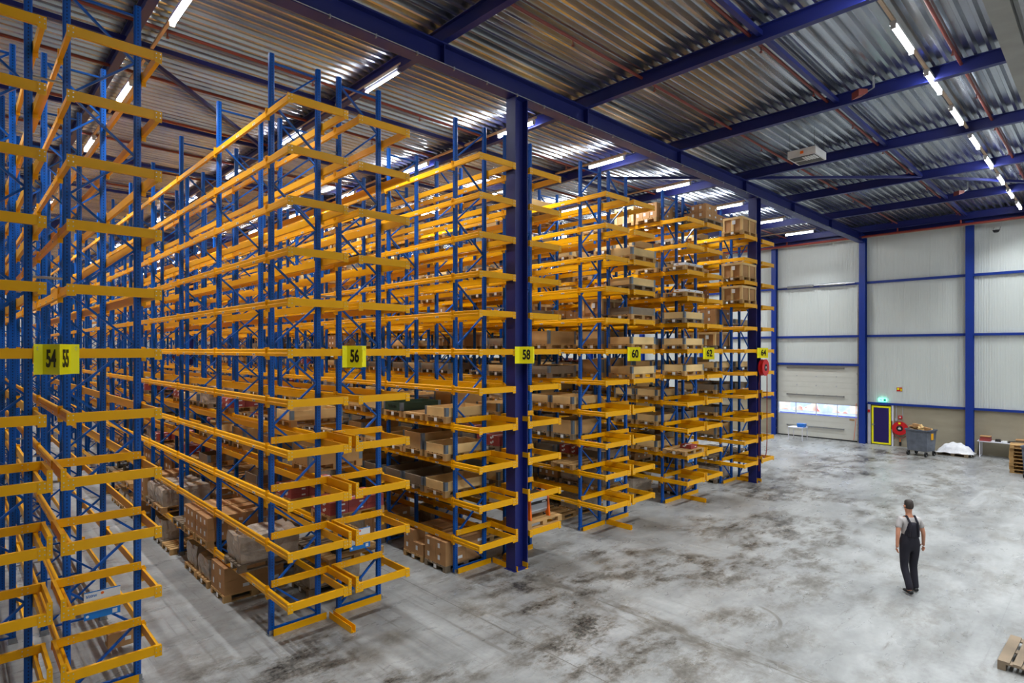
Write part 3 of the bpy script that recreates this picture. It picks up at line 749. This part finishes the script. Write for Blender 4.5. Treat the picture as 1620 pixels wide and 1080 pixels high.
EXPL = {
    (56, 0, -1): '..B', (56, 0, 0): '.W.', (56, 1, -1): 'wW.', (56, 1, 0): 'bbp', (56, 2, 0): '.ww', (56, 2, -1): 'pW.', (56, 0, 1): '...', (56, 1, 1): '...',
    (57, 0, 0): 'qp.', (57, 0, 1): 'r.r', (57, 0, 2): '.C.', (57, 0, -1): '.w.', (57, 1, 2): 'C.C', (57, 1, 0): 'B.b', (57, 1, -1): 'pp.',
    (56, 0, 2): '...', (56, 0, 3): '...', (57, 0, 3): '..c',
    (58, 0, -1): 'BB.', (58, 0, 0): '...', (58, 0, 1): 'caa', (58, 0, 2): 'cCp', (58, 0, 3): 'cpg', (58, 0, 4): '...',
    (59, 0, -1): '.q.', (59, 0, 0): '...', (59, 0, 1): 'caa', (59, 0, 2): 'rar', (59, 0, 3): 'c.C', (59, 0, 4): '...',
    (58, 1, 1): 'acc', (58, 1, 2): 'cCa', (58, 1, 3): 'cca', (58, 1, 0): '...', (58, 1, -1): 'BwB',
    (60, 0, -1): '.pp', (60, 0, 0): '...', (60, 0, 1): 'p.a', (60, 0, 2): 'Ca.', (60, 0, 3): 'cc.', (60, 0, 4): '.a.', (60, 0, 5): '.Cc', (60, 0, 6): '..a', (60, 0, 7): '...', (60, 0, 8): '...',
    (61, 0, 4): 'C.c', (61, 0, 5): 'C..',
    (62, 0, -1): '.W.', (62, 0, 0): '.pw', (62, 0, 1): 'cc.', (62, 0, 2): 'cc.', (62, 0, 3): 'cc.', (62, 0, 4): '..C', (64, 0, 9): '.Bb', (64, 0, 8): '.k.',
    (64, 0, -1): 'wW.', (64, 0, 0): 'ppp', (64, 0, 1): 'C..', (64, 0, 2): 'a.a', (64, 0, 3): 'ac.', (64, 0, 4): 'cC.', (64, 0, 5): 'kk.', (64, 0, 6): 'B..', (64, 0, 7): '.b.',
    (65, 0, -1): '...', (65, 0, 0): 'pp.', (65, 0, 2): '.p.',
    (55, 0, -1): '.n.', (54, 0, -1): '.W.', (55, 1, -1): '..W', (54, 1, -1): 'W..', (55, 3, 1): 'www',
}
for n, (cx, mid) in rows.items():
    for b in range(NB):
        for lv in range(-1, 11):
            r = random.Random(n * 1000 + b * 20 + lv)
            if n in (54, 55): pr = .35 if lv <= 0 else (.12 if lv < 4 else 0)
            elif n in (56, 57, 58, 59): pr = [.75, .6, .75, .8, .85][lv + 1] if lv <= 3 else 0
            else: pr = .75 if lv <= 4 else (.55 if lv <= 7 else .32)
            if n == 56 and lv >= 1: pr = 0
            if n == 57 and 1 <= lv <= 3: pr = .5
            if n in (57, 59, 61, 63, 65): pr *= .8
            if b > 8: pr *= .5
            if (n, b, lv) in EXPL: codes = EXPL[(n, b, lv)]
            else:
                codes = ''
                for s in range(3):
                    if r.random() > pr: codes += '.'; continue
                    if lv <= 0: codes += r.choice('BbwWwpnq')
                    elif lv < 5: codes += r.choice('ccaacamqwprcp')
                    else: codes += r.choice('ccacapbkpn')
            for s, cd in enumerate(codes):
                if cd == '.': continue
                y = Y0 + b * BP + .5 + s * .885
                z = 0 if lv < 0 else LEV[lv] + .001
                where = ('%s, %s bay, %s' % (LV[lv], ORD[b], rown(n)), ('near', 'middle', 'far')[s])
                load(cd, cx - mid * .03, y, z, where, r, mid)
# goods on the pick-up stations at the rack ends
ST = {(61, 4): 'c', (61, 5): 'c', (61, 6): 'a', (61, 7): 'c', (61, 8): 'c', (62, 4): 'c', (62, 5): 'c', (62, 6): 'c', (62, 7): 'n0', (62, 8): 'n1', (62, 1): 'p1', (64, 7): 'k', (64, 8): 'k', (64, 10): 'k', (63, 10): 'b'}
def station(n, k): return 'on %s level end frame, %s' % (ORD[k], rown(n))
for (n, k), cd in ST.items():
    cx, mid = rows[n]; r = random.Random(n + k)
    where = ('front', station(n, k)); x = cx - mid * .02; y = Y0 - .53 + (.01 if k > 3 else -.02); z = LEV[k] + .001
    if cd in ('n0', 'n1', 'p1'):
        load('p', x - mid * (.0 if k > 3 else .06), y, z, where, r, mid)
        if cd != 'p1':
            for i in range(3): g('cartonwhite', x - .38 + i * .39, y - .18, z + .144, where, ORD[i])
        else: g('cartonred', x + .1, y - .1, z + .144, where, 'single')
    else: load(cd, x - mid * (.0 if k > 3 else .08), y, z, where, r, mid)
cx, mid = rows[59]
g('pallet', cx + .03, Y0 - .50, LEV[0] + .001, ('front', station(59, 0)))
# realise: nearest ones as things, the far rest of a kind merged
NEAR = {'wooden_pallet': 300, 'pallet_collar': 280, 'cardboard_box': 300, 'wrapped_load': 130, 'wooden_crate': 80, 'machine_part': 90}
byname = {}
for it in GOODS: byname.setdefault(KINDS[it[0]][0], []).append(it)
BRK = {}
def bracket_child(o, kind):
    h = .38 if kind == 'collar2' else .2
    for x in (-1, 1):
        for y in (-1, 1):
            key = (h, x, y)
            if key not in BRK:
                mb = MB()
                mb.box(min(x * .603, x * .52), max(x * .603, x * .52), min(y * .403, y * .4), max(y * .403, y * .4), .01, h + .008)
                mb.box(min(x * .603, x * .6), max(x * .603, x * .6), min(y * .403, y * .33), max(y * .403, y * .33), .01, h + .008)
                BRK[key] = mb.mesh('corner_bracket', ['hinge'])
            put('corner_bracket', BRK[key], o)
BODY = {}
def bodymesh(kind):
    if kind not in BODY:
        if kind == 'crate': BODY[kind] = crate_mb(1, 0).mesh('crate_panels', ['card'])
        else: BODY[kind] = collar_mb(.38 if kind == 'collar2' else .2, True, False).mesh('collar_boards', [KINDS[kind][3][0]])
    return BODY[kind]
SLATS = crate_mb(0, 1).mesh('slats', ['woodlight', 'white'])
GROUPS = {'wooden_pallet': 'wooden pallets in the racks', 'pallet_collar': 'timber collars on the pallets', 'cardboard_box': 'cardboard boxes on pallets', 'wrapped_load': 'stretch wrapped pallet loads', 'wooden_crate': 'slatted wooden crates', 'machine_part': 'dark machine parts on pallets'}
def score(it):
    (x, y, z) = it[1]; d = math.hypot(x, y)
    a = math.atan2(y, x)
    s = d
    if a > math.radians(80): s += 100          # outside the view
    nrow = min(rows, key=lambda q: abs(rows[q][0] - x))
    if nrow % 2 and y > 14 and z < 5: s += 12
    s += max(0, (y - 13)) * .8
    return s
for nm, items in byname.items():
    items.sort(key=score); lim = NEAR[nm]; rest = MB(); rmats = []
    for i, (kind, loc, rz, where, desc) in enumerate(items):
        if score((kind, loc, rz, where, desc)) > 100: continue
        if i < lim:
            d = DESC[kind]
            if desc: d = desc + ' ' + d
            if where[0] == 'front': lab = '%s %s' % (d, where[1])
            else: lab = '%s, %s, %s slot' % (d, where[0], where[1])
            if kind == 'crate' or (nm == 'pallet_collar' and i < 70):
                o = put(nm, bodymesh(kind), None, loc, (0, 0, rz))
                if kind == 'crate': put('slat_frame', SLATS, o)
                else: bracket_child(o, kind)
            else: o = put(nm, gmesh(kind), None, loc, (0, 0, rz))
            tag(o, lab, KINDS[kind][1], GROUPS[nm])
        else:
            me_b = KINDS[kind][2](); n = len(rest.v); off = []
            for mm in KINDS[kind][3]:
                if mm not in rmats: rmats.append(mm)
                off.append(rmats.index(mm))
            rest.v += [(a + loc[0], b + loc[1], c + loc[2]) for a, b, c in me_b.v]
            rest.f += [[q + n for q in f] for f in me_b.f]; rest.m += [off[q] for q in me_b.m]
    if rest.v: tag(put(nm, rest.mesh(nm + '_far', rmats), None), 'the %s deeper in the aisles behind the nearer ones' % DESC[items[0][0]].split()[-1].rstrip('s') + 's', KINDS[items[0][0]][1], GROUPS[nm], 'stuff')
# stencil on the green crate
for it in GOODS:
    if it[0] == 'collar_green' and it[1][1] < 13.5:
        x, y, z = it[1]
        tm = text_mesh('SCANIA', .11, 'signblack', 1.0)
        tag(put('stencil_lettering', tm, None, (x - .603, y, z + .1), (math.radians(90), 0, math.radians(-90))), 'black SCANIA stencil on the green pallet collar in row 58', 'lettering')
# heater machine on the lowest station of row 59
hm = thing('fan_heater', 'orange and grey fan heater on the pallet beside the blue column at sign 58', 'heater', (rows[59][0] + .0, Y0 - .50, LEV[0] + .146), 0); hm.scale = (1.22, 1.05, .9)
mb = MB()
prof = [(-.2, .12), (.16, .12), (.2, .2), (.2, .52), (.12, .6), (-.2, .6)]
put('body', MB().prism([(-u, v) for u, v in prof], 'x', -.22, .26).mesh('body', ['grey']), hm)
put('dark_band', MB().box(-.2, .24, -.206, -.2, .38, .45).mesh('band', ['black']), hm)
put('label', MB().box(.1, .2, -.21, -.206, .4, .43).mesh('label', ['white']), hm)
for x in (-.25, .27):
    put('side_plate', MB().prism([(-.26, 0), (-.17, 0), (-.14, .1), (.14, .1), (.17, 0), (.26, 0), (.23, .6), (.17, .62), (-.17, .62), (-.22, .55)], 'x', x - .02, x + .02).mesh('side_plate', ['orange']), hm)
put('top_cover', MB().box(-.22, .26, -.12, .19, .6, .62).mesh('cover', ['black']), hm)
cb = []
for i in range(16): a = i * math.pi / 8; cb.append((rows[59][0] + .45 + .08 * math.cos(a), Y0 - .55 + .08 * math.sin(a), LEV[0] + .155))
tag(put('power_cable', MB().tube(cb + [(rows[59][0] + .3, Y0 - .6, LEV[0] + .155)], .011, 6).mesh('cable', ['black'])), 'coiled black cable on the pallet beside the orange fan heater', 'cable')

# ================================================================== FIRE HOSE ON THE COLUMN
def reel(r, wd, red='red'):
    mb = MB().cyl((0, 0, 0), (0, -wd * .2, 0), r, 28).cyl((0, -wd * .2, 0), (0, -wd * .8, 0), r * .86, 28).cyl((0, -wd * .8, 0), (0, -wd, 0), r, 28)
    return mb.mesh('reel', [red])
fr = thing('fire_hose_reel', 'red fire hose reel high on the blue column at sign 64', 'hose reel', (22.1, 9.36, 4.33), 0)
put('drum', reel(.31, .16), fr)
put('hub', MB().cyl((0, -.16, 0), (0, -.165, 0), .13, 20).mesh('hub', ['signblack']), fr)
tag(put('hub_mark', MB().bar((-.05, -.168, -.03), (.05, -.168, .04), .004, .02).bar((-.04, -.168, .04), (.05, -.168, -.03), .004, .02).mesh('mark', ['white']), fr), 'white mark')
put('bracket', MB().box(-.04, .04, 0, .06, -.15, .15).mesh('bracket', ['galv']), fr)
hp = [(.29, -.08, -.05)] + [(.29, -.08, -.4 - .3 * i) for i in range(9)] + [(.26, -.08, -3.1), (.2, -.08, -3.3), (.08, -.06, -3.4), (-.05, -.02, -3.3)]
put('hose', MB().tube(hp, .018, 8).mesh('hose', ['pipebright']), fr)
put('supply_pipe', MB().tube([(-.12, .03, -.1), (-.12, .03, -.5), (-.16, .03, -.6), (-.16, .03, -3.9)], .016, 8).mesh('pipe', ['pipe']), fr)
# wall reel
wr = thing('fire_hose_reel', 'red fire hose reel on the concrete plinth beside the navy door', 'hose reel', (XW - .03, 7.82, .95), math.radians(-90))
put('drum', reel(.34, .18), wr)
put('hub', MB().cyl((0, -.18, 0), (0, -.186, 0), .15, 20).mesh('hub', ['signblack']), wr)
put('hub_mark', MB().box(-.06, .06, -.19, -.186, -.05, .02).box(-.04, .04, -.19, -.186, .05, .08).mesh('mark', ['white']), wr)
put('flame_mark', MB().box(-.05, .05, -.188, -.181, .22, .3).mesh('mark', ['signyellow']), wr)
pts = [(-.36 + .0 * i, -.08, .35 - .1 * i) for i in range(5)]
for i in range(15): a = math.pi * i / 14; pts.append((-.34 * math.cos(a), -.08, -.1 - .42 * math.sin(a)))
put('hose', MB().tube(pts, .018, 8).mesh('hose', ['pipebright']), wr)
put('nozzle', MB().cyl((0, -.06, -.5), (0, -.06, -.72), .02, 8).mesh('nozzle', ['orange']), wr)
put('valve', MB().box(-.04, .04, -.08, 0, -.9, -.7).mesh('valve', ['black']), wr)
ms = thing('wall_conduit', 'pair of dark conduits above the wall hose reel with a switch', 'conduit', (XW - .03, 0, 0))
put('conduit', MB().cyl((0, 8.0, 1.42), (0, 8.0, 2.1), .015, 8).cyl((0, 7.72, 1.5), (0, 7.72, 2.1), .015, 8).mesh('conduit', ['grey']), ms)
put('switch_box', MB().box(-.04, .01, 7.95, 8.05, 1.32, 1.45).mesh('switch', ['grey']), ms)
al = thing('alarm_button', 'small red fire alarm call point above the wall hose reel', 'alarm', (XW - .03, 7.82, 1.52))
put('case', MB().box(-.06, .0, -.08, .08, -.08, .08).mesh('case', ['red']), al); put('glass_plate', MB().box(-.065, -.06, -.035, .035, -.04, .03).mesh('plate', ['white']), al)
fs = thing('fire_sign', 'small square red and yellow hose pictogram sign on the wall panels', 'sign', (XW - .01, 7.87, 2.95))
put('plate', MB().box(-.01, 0, -.12, .12, -.1, .1).mesh('plate', ['red']), fs); put('pictogram', MB().box(-.014, -.01, -.0, .1, -.03, .08).box(-.014, -.01, -.11, -.05, -.08, .04).mesh('pic', ['signyellow']), fs)
ex = thing('exit_sign', 'glowing green and white exit sign above the navy door', 'sign', (XW - .05, 8.62, 2.36))
put('light_box', MB().box(-.05, .05, -.19, .19, -.08, .08).mesh('box', ['exit']), ex)
put('pictogram', MB().box(-.056, -.05, -.17, -.06, -.06, .06).bar((-.053, .02, -.05), (-.053, .1, .05), .005, .02).bar((-.053, .1, 0), (-.053, .0, .03), .005, .02).mesh('pic', ['exitglyph']), ex)
el = thing('emergency_switch', 'red wall switch on the white frame beside the navy door', 'switch', (XW - .12, 9.23, 1.75))
put('case', MB().box(-.04, .02, -.05, .05, -.07, .07).mesh('case', ['red']), el)
st = thing('door_strap', 'thin orange pull rope hanging beside the sectional door', 'rope', (XW - .14, 9.83, 0)); put('rope', MB().tube([(0, 0, 2.1), (.0, .02, 1.2), (0, .12, .1)], .012, 6).mesh('rope', ['orange']), st)

# ================================================================== FLOOR OBJECTS BY THE END WALL
tb = thing('side_table', 'small white table in front of the sectional door', 'table', (33.9, 12.35, 0), math.radians(0))
put('table_top', MB().box(-.4, .4, -.4, .4, .7, .73).mesh('top', ['frame']), tb)
for sx in (-1, 1):
    for sy in (-1, 1): put('leg', MB().bar((sx * .36, sy * .36, 0), (sx * .36, sy * .36, .7), .035, .035).mesh('leg', ['frame']), tb)
bx = thing('plastic_crate', 'blue plastic crate on the small white table', 'crate', (33.9, 12.15, .731))
put('body', MB().hexa([(-.13, -.18, 0), (.13, -.18, 0), (.13, .18, 0), (-.13, .18, 0), (-.16, -.21, .2), (.16, -.21, .2), (.16, .21, .2), (-.16, .21, .2)]).mesh('crate', ['lightblue']), bx)
put('handle_grip', MB().box(-.172, -.15, -.06, .06, .12, .15).mesh('grip', ['signblue']), bx)
# black fan on a blue trolley near the door
ft = thing('hand_truck', 'blue trolley with black reel standing by the wall column beside the sectional door', 'trolley', (34.4, 15.0, 0))
put('frame', MB().bar((0, -.3, .12), (0, .3, .12), .05, .05).bar((0, -.2, .1), (0, .1, .8), .04, .04).bar((0, .25, .1), (0, .1, .8), .04, .04).mesh('frame', ['steelblue']), ft)
put('reel', MB().cyl((-.12, .05, 1.0), (.12, .05, 1.0), .26, 20).mesh('reel', ['black']), ft)
for sy in (-.28, .28): put('wheel', MB().cyl((-.04, sy, .08), (.04, sy, .08), .08, 14).mesh('wheel', ['black']), ft)

def waste_bin(x, y, rz, label):
    t = thing('waste_container', label, 'waste container', (x, y, 0), rz)
    a, b, h0, h1 = .47, .42, .24, 1.22
    mb = MB(); A = [(-a * .88, -b * .85, h0), (a * .88, -b * .85, h0), (a * .88, b * .85, h0), (-a * .88, b * .85, h0)]; B = [(-a, -b, h1), (a, -b, h1), (a, b, h1), (-a, b, h1)]
    n = 0; mb.v = A + B + [(q[0] * .95, q[1] * .95, q[2]) for q in B] + [(q[0] * .9, q[1] * .9, h0 + .02) for q in A]
    for i in range(4):
        j = (i + 1) % 4; mb.face([i, j, 4 + j, 4 + i]); mb.face([4 + i, 4 + j, 8 + j, 8 + i]); mb.face([8 + i, 8 + j, 12 + j, 12 + i])
    mb.face([0, 1, 2, 3]); mb.face([12, 13, 14, 15])
    put('tub', mb.mesh('tub', ['bin']), t)
    mb = MB()
    for s in (-1, 1): mb.bar((-a - .02, s * (b + .015), h1), (a + .02, s * (b + .015), h1), .05, .06).bar((s * (a + .015), -b, h1), (s * (a + .015), b, h1), .05, .06)
    put('rim', mb.mesh('rim', ['bin']), t)
    put('hazard_label', MB().box(-a * .97 - .012, -a * .97 - .002, -.14, .06, .78, 1.08).mesh('label', ['yellow']), t)
    put('pivot', MB().cyl((-.02, -b * .95, .85), (-.02, -b * 1.02, .85), .06, 12).box(-.05, .01, -b * 1.0, -b * .92, .6, .85).mesh('pivot', ['black']), t)
    for sx in (-1, 1):
        for sy in (-1, 1):
            wv = put('caster', MB().cyl((sx * .38 - .03, sy * .36, .11), (sx * .38 + .03, sy * .36, .11), .11, 16).bar((sx * .38 - .04, sy * .36, .09), (sx * .38 - .04, sy * .33, .22), .05, .01).bar((sx * .38 + .04, sy * .36, .09), (sx * .38 + .04, sy * .33, .22), .05, .01).mesh('caster', ['black']), t)
            put('wheel_cap', MB().cyl((sx * .38 - .035, sy * .36, .09), (sx * .38 + .035, sy * .36, .09), .04, 10).mesh('cap', ['galv']), wv)
    return t
waste_bin(33.15, 6.5, math.radians(75), 'grey wheeled waste container heaped with cardboard, between the hose reel and wall column')
rr = random.Random(5)
ca, sa = math.cos(math.radians(75)), math.sin(math.radians(75))
for i in range(14):
    u = rr.uniform(-.3, .3); v = rr.uniform(-.26, .26); z = 1.1 + .022 * i
    lw, ww, hh = rr.uniform(.2, .36), rr.uniform(.16, .28), rr.uniform(.04, .14)
    o = put('cardboard_scrap', MB().box(-lw / 2, lw / 2, -ww / 2, ww / 2, 0, hh).box(-lw / 2, lw / 2, -.02, .02, hh, hh + .002, 1).mesh('scrap', [('card', 'woodlight', 'woodlight')[i % 3], 'tape']), None, (33.15 + u * ca - v * sa, 6.5 + u * sa + v * ca, z), (rr.uniform(-.5, .5), rr.uniform(-.5, .5), rr.uniform(0, 3)))
    tag(o, 'scrap of brown cardboard heaped in the grey waste container, %s piece from the bottom' % ORD[i], 'cardboard', 'waste cardboard in the container')
# second container and pallet stack at the picture edge
waste_bin(30.45, 2.1, math.radians(80), 'second grey wheeled waste container, standing in front of the pallet stack')
PM = gmesh('pallet')
for i in range(8):
    tag(put('wooden_pallet', PM, None, (31.45 + rr.uniform(-.03, .03) - (.05 if i == 7 else 0), 2.5 + rr.uniform(-.02, .02), i * .145), (0, 0, math.radians(90) + (.06 if i == 7 else rr.uniform(-.01, .01)))), 'pallet %s up in the tall stack beside the second waste container' % ORD[i], 'pallet', 'stack of empty pallets near the end wall')
tag(put('wooden_pallet', gmesh('pallet_grey'), None, (12.42, .90, .001), (0, 0, math.radians(-2))), 'worn pallet lying alone on the open concrete floor nearest the camera', 'pallet')
# bench with things on it
bn = thing('work_bench', 'long white bench against the plinth beyond the wall column', 'bench', (34.95, 3.6, 0))
put('bench_top', MB().box(-.35, .35, -1.0, 1.0, .72, .75).mesh('top', ['frame']), bn)
for sy in (-.9, .9):
    put('leg', MB().bar((-.3, sy, 0), (-.3, sy, .72), .04, .04).bar((.3, sy, 0), (.3, sy, .72), .04, .04).bar((-.3, sy, .04), (.3, sy, .04), .04, .04).mesh('leg', ['frame']), bn)
for i, (dy, sx, sy, h, mname, lab) in enumerate(((.72, .25, .2, .2, 'cardred', 'reddish carton with brown top on the white bench'), (.27, .1, .1, .12, 'darkgoods', 'small dark tool on the white bench'), (.03, .2, .09, .05, 'white', 'white paper pile on the white bench'), (-.22, .22, .13, .06, 'darkgoods', 'low black tray on the white bench'), (-.65, .25, .3, .16, 'woodgrey', 'stack of brown wooden boards on the white bench'))):
    t = thing('bench_item' if i != 0 else 'storage_carton', lab, 'bench goods', (34.9, 3.6 + dy, .751))
    t.name = ('storage_carton', 'hand_tool', 'paper_pile', 'tool_tray', 'board_stack')[i]
    mb = MB().box(-sx, sx, -sy, sy, 0, h * .5)
    mb.box(-sx * .9, sx * .85, -sy * .95, sy * .9, h * .5, h)
    put('body', mb.mesh('body', [mname]), t)
    if i in (0, 4): put('cover_board', MB().box(-sx, sx, -sy, sy, h, h + .02).mesh('cover', ['card']), t)
# heap of white film on a pallet
tag(put('wooden_pallet', gmesh('pallet_grey'), None, (34.3, 5.35, .0), (0, 0, math.radians(80))), 'low pallet under the white plastic film heap by the wall column', 'pallet')
bm = bmesh.new(); bmesh.ops.create_grid(bm, x_segments=22, y_segments=16, size=1)
for v in bm.verts:
    x, y = v.co.x, v.co.y; rad = (abs(x) ** 3 + abs(y) ** 3) ** (1 / 3)
    hh = .42 * max(0, 1 - rad ** 2.2) + .15 + .05 * math.sin(7 * x + 3 * y) + .03 * math.sin(13 * y - 5 * x)
    if rad > .9: hh = .148 + .02 * math.sin(9 * (x + y))
    v.co = (x * .42, y * .72, hh)
me = bpy.data.meshes.new('film'); bm.to_mesh(me); bm.free(); me.materials.append(M['sackwhite'])
for p_ in me.polygons: p_.use_smooth = True
o = put('plastic_film', me, None, (34.3, 5.35, 0)); md = o.modifiers.new('thick', 'SOLIDIFY'); md.thickness = .004
tag(o, 'crumpled white plastic film heaped on a low pallet beside the waste container', 'plastic film')

# ================================================================== PERSON
def skin(name, chains, m, parent, sub=2, root=0):
    """chains: list of lists of ((x,y,z), rx, ry); first vertex of later chains may be an index into the list"""
    verts = []; edges = []; rad = []
    for ch in chains:
        prev = None
        for item in ch:
            if isinstance(item, int): prev = item; continue
            verts.append(item[0]); rad.append((item[1], item[2])); i = len(verts) - 1
            if prev is not None: edges.append((prev, i))
            prev = i
    me = bpy.data.meshes.new(name); me.from_pydata(verts, edges, [])
    o = put(name, me, parent); me.materials.append(M[m])
    sk = o.modifiers.new('skin', 'SKIN'); sk.use_smooth_shade = True
    for i, r in enumerate(rad):
        sv = me.skin_vertices[0].data[i]; sv.radius = r; sv.use_root = (i == root)
    sd = o.modifiers.new('smooth', 'SUBSURF'); sd.levels = sub; sd.render_levels = sub
    dg = bpy.context.evaluated_depsgraph_get(); me2 = bpy.data.meshes.new_from_object(o.evaluated_get(dg))
    o.modifiers.clear(); o.data = me2
    for p_ in me2.polygons: p_.use_smooth = True
    if not me2.materials: me2.materials.append(M[m])
    return o
# local frame: -y faces the camera's back view (person walks towards +y)
pz = thing('person', 'person walking away in dark bib overalls and a light shirt on the open floor', 'person', (14.3, 3.0, 0), math.radians(-44)); pz.scale = (1.03,) * 3
hip = (0, 0, .97)
fingers_R = []
body = [
    [((0, 0, .98), .15, .11), ((0, .0, 1.12), .135, .10), ((0, .01, 1.28), .15, .11), ((0, .01, 1.42), .15, .10), ((0, .015, 1.51), .06, .06), ((0, .03, 1.58), .055, .055), ((0, .04, 1.66), .075, .09), ((0, .04, 1.76), .075, .09), ((0, .03, 1.82), .045, .055)],
    [3, ((.17, .01, 1.45), .055, .055), ((.22, .0, 1.36), .05, .05), ((.27, -.01, 1.17), .04, .04), ((.31, .05, .97), .03, .03), ((.325, .07, .90), .032, .02)],
    [3, ((-.17, .01, 1.45), .055, .055), ((-.22, .0, 1.36), .05, .05), ((-.26, -.04, 1.17), .04, .04), ((-.28, -.05, .97), .03, .03), ((-.285, -.05, .90), .032, .02)],
    [0, ((.10, 0, .90), .085, .09), ((.11, .06, .50), .055, .06), ((.11, .0, .12), .037, .04), ((.11, .0, .07), .04, .045), ((.12, .12, .035), .04, .03)],
    [0, ((-.10, 0, .90), .085, .09), ((-.11, .0, .50), .055, .06), ((-.11, -.16, .16), .037, .04), ((-.11, -.18, .1), .04, .045), ((-.12, -.08, .035), .04, .03)],
]
bo = skin('body', body, 'skin', pz)
# fingers and thumbs
for sgn, hx, hy in ((1, .325, .07), (-1, -.285, -.05)):
    ch = []
    for k, (dx, ln) in enumerate(((-.028, .065), (-.01, .075), (.009, .07), (.027, .055))):
        ch.append([((hx, hy + dx, .885), .010, .010), ((hx + .004 * sgn, hy + dx, .885 - ln * .55), .009, .009), ((hx - .012 * sgn, hy + dx, .885 - ln), .008, .008), ((hx - .022 * sgn, hy + dx, .885 - ln * 1.25), .007, .007)])
    ch.append([((hx - .005 * sgn, hy + .03, .93), .011, .011), ((hx - .02 * sgn, hy + .055, .90), .010, .010), ((hx - .03 * sgn, hy + .06, .865), .008, .008)])
    for c_ in ch: skin('finger', [c_], 'skin', bo, 1)
shirt = [
    [((0, 0, .98), .15, .11), ((0, 0, 1.1), .155, .115), ((0, .01, 1.28), .165, .125), ((0, .01, 1.42), .16, .11), ((0, .015, 1.49), .09, .075)],
    [3, ((.17, .01, 1.445), .07, .07), ((.225, .0, 1.34), .065, .065), ((.245, -.005, 1.27), .06, .06)],
    [3, ((-.17, .01, 1.445), .07, .07), ((-.225, .0, 1.34), .065, .065), ((-.24, -.02, 1.27), .06, .06)]]
skin('shirt', shirt, 'shirt', pz)
tro = [
    [((0, 0, .99), .175, .13), ((0, .0, 1.12), .17, .13), ((0, .0, 1.22), .165, .13)],
    [0, ((.10, 0, .88), .10, .105), ((.11, .06, .50), .07, .078), ((.11, .0, .14), .062, .07), ((.11, .0, .05), .062, .075)],
    [0, ((-.10, 0, .88), .10, .105), ((-.11, .0, .50), .07, .078), ((-.11, -.15, .19), .062, .07), ((-.11, -.165, .08), .062, .075)]]
skin('trousers', tro, 'overall', pz)
bib = MB()
for s in (-1, 1): bib.tube([(s * .09, -.128, 1.14), (s * .085, -.14, 1.28), (s * .075, -.125, 1.42), (s * .08, -.03, 1.525), (s * .085, .09, 1.47), (s * .09, .13, 1.33)], .02, 8)
put('straps', bib.mesh('straps', ['overall']), pz)
skin('bib', [[((0, -.02, 1.06), .16, .125), ((0, -.03, 1.2), .15, .12), ((0, -.035, 1.34), .13, .115), ((0, -.04, 1.43), .115, .09)]], 'overall', pz)
for s, y, x in ((1, .0, .11), (-1, -.17, -.11)):
    z0 = 0 if s == 1 else .012
    skin('shoe', [[((x, y - .07, .05 + z0), .045, .04), ((x, y + .02, .06 + z0), .047, .045), ((x + .005 * s, y + .12, .045 + z0), .048, .032), ((x + .008 * s, y + .18, .04 + z0), .035, .022)]], 'black', pz)
skin('hair', [[((0, .005, 1.64), .072, .07), ((0, .012, 1.72), .086, .09), ((0, .03, 1.80), .082, .095), ((0, .04, 1.845), .055, .06)]], 'hair', pz)
# face (turned away from the camera)
fc = MB().cyl((-.03, .125, 1.735), (-.03, .133, 1.735), .011, 10, 0).cyl((.03, .125, 1.735), (.03, .133, 1.735), .011, 10, 0)
put('eyes', fc.mesh('eyes', ['white']), bo)
put('nose', MB().hexa([(-.015, .12, 1.68), (.015, .12, 1.68), (.004, .15, 1.685), (-.004, .15, 1.685), (-.006, .115, 1.73), (.006, .115, 1.73), (.003, .13, 1.73), (-.003, .13, 1.73)]).mesh('nose', ['skin']), bo)
put('mouth', MB().box(-.025, .025, .125, .132, 1.65, 1.66).mesh('mouth', ['red']), bo)
for s in (-1, 1): put('ear', MB().cyl((s * .074, .03, 1.71), (s * .09, .025, 1.715), .028, 10, 0, .02).mesh('ear', ['skin']), bo)
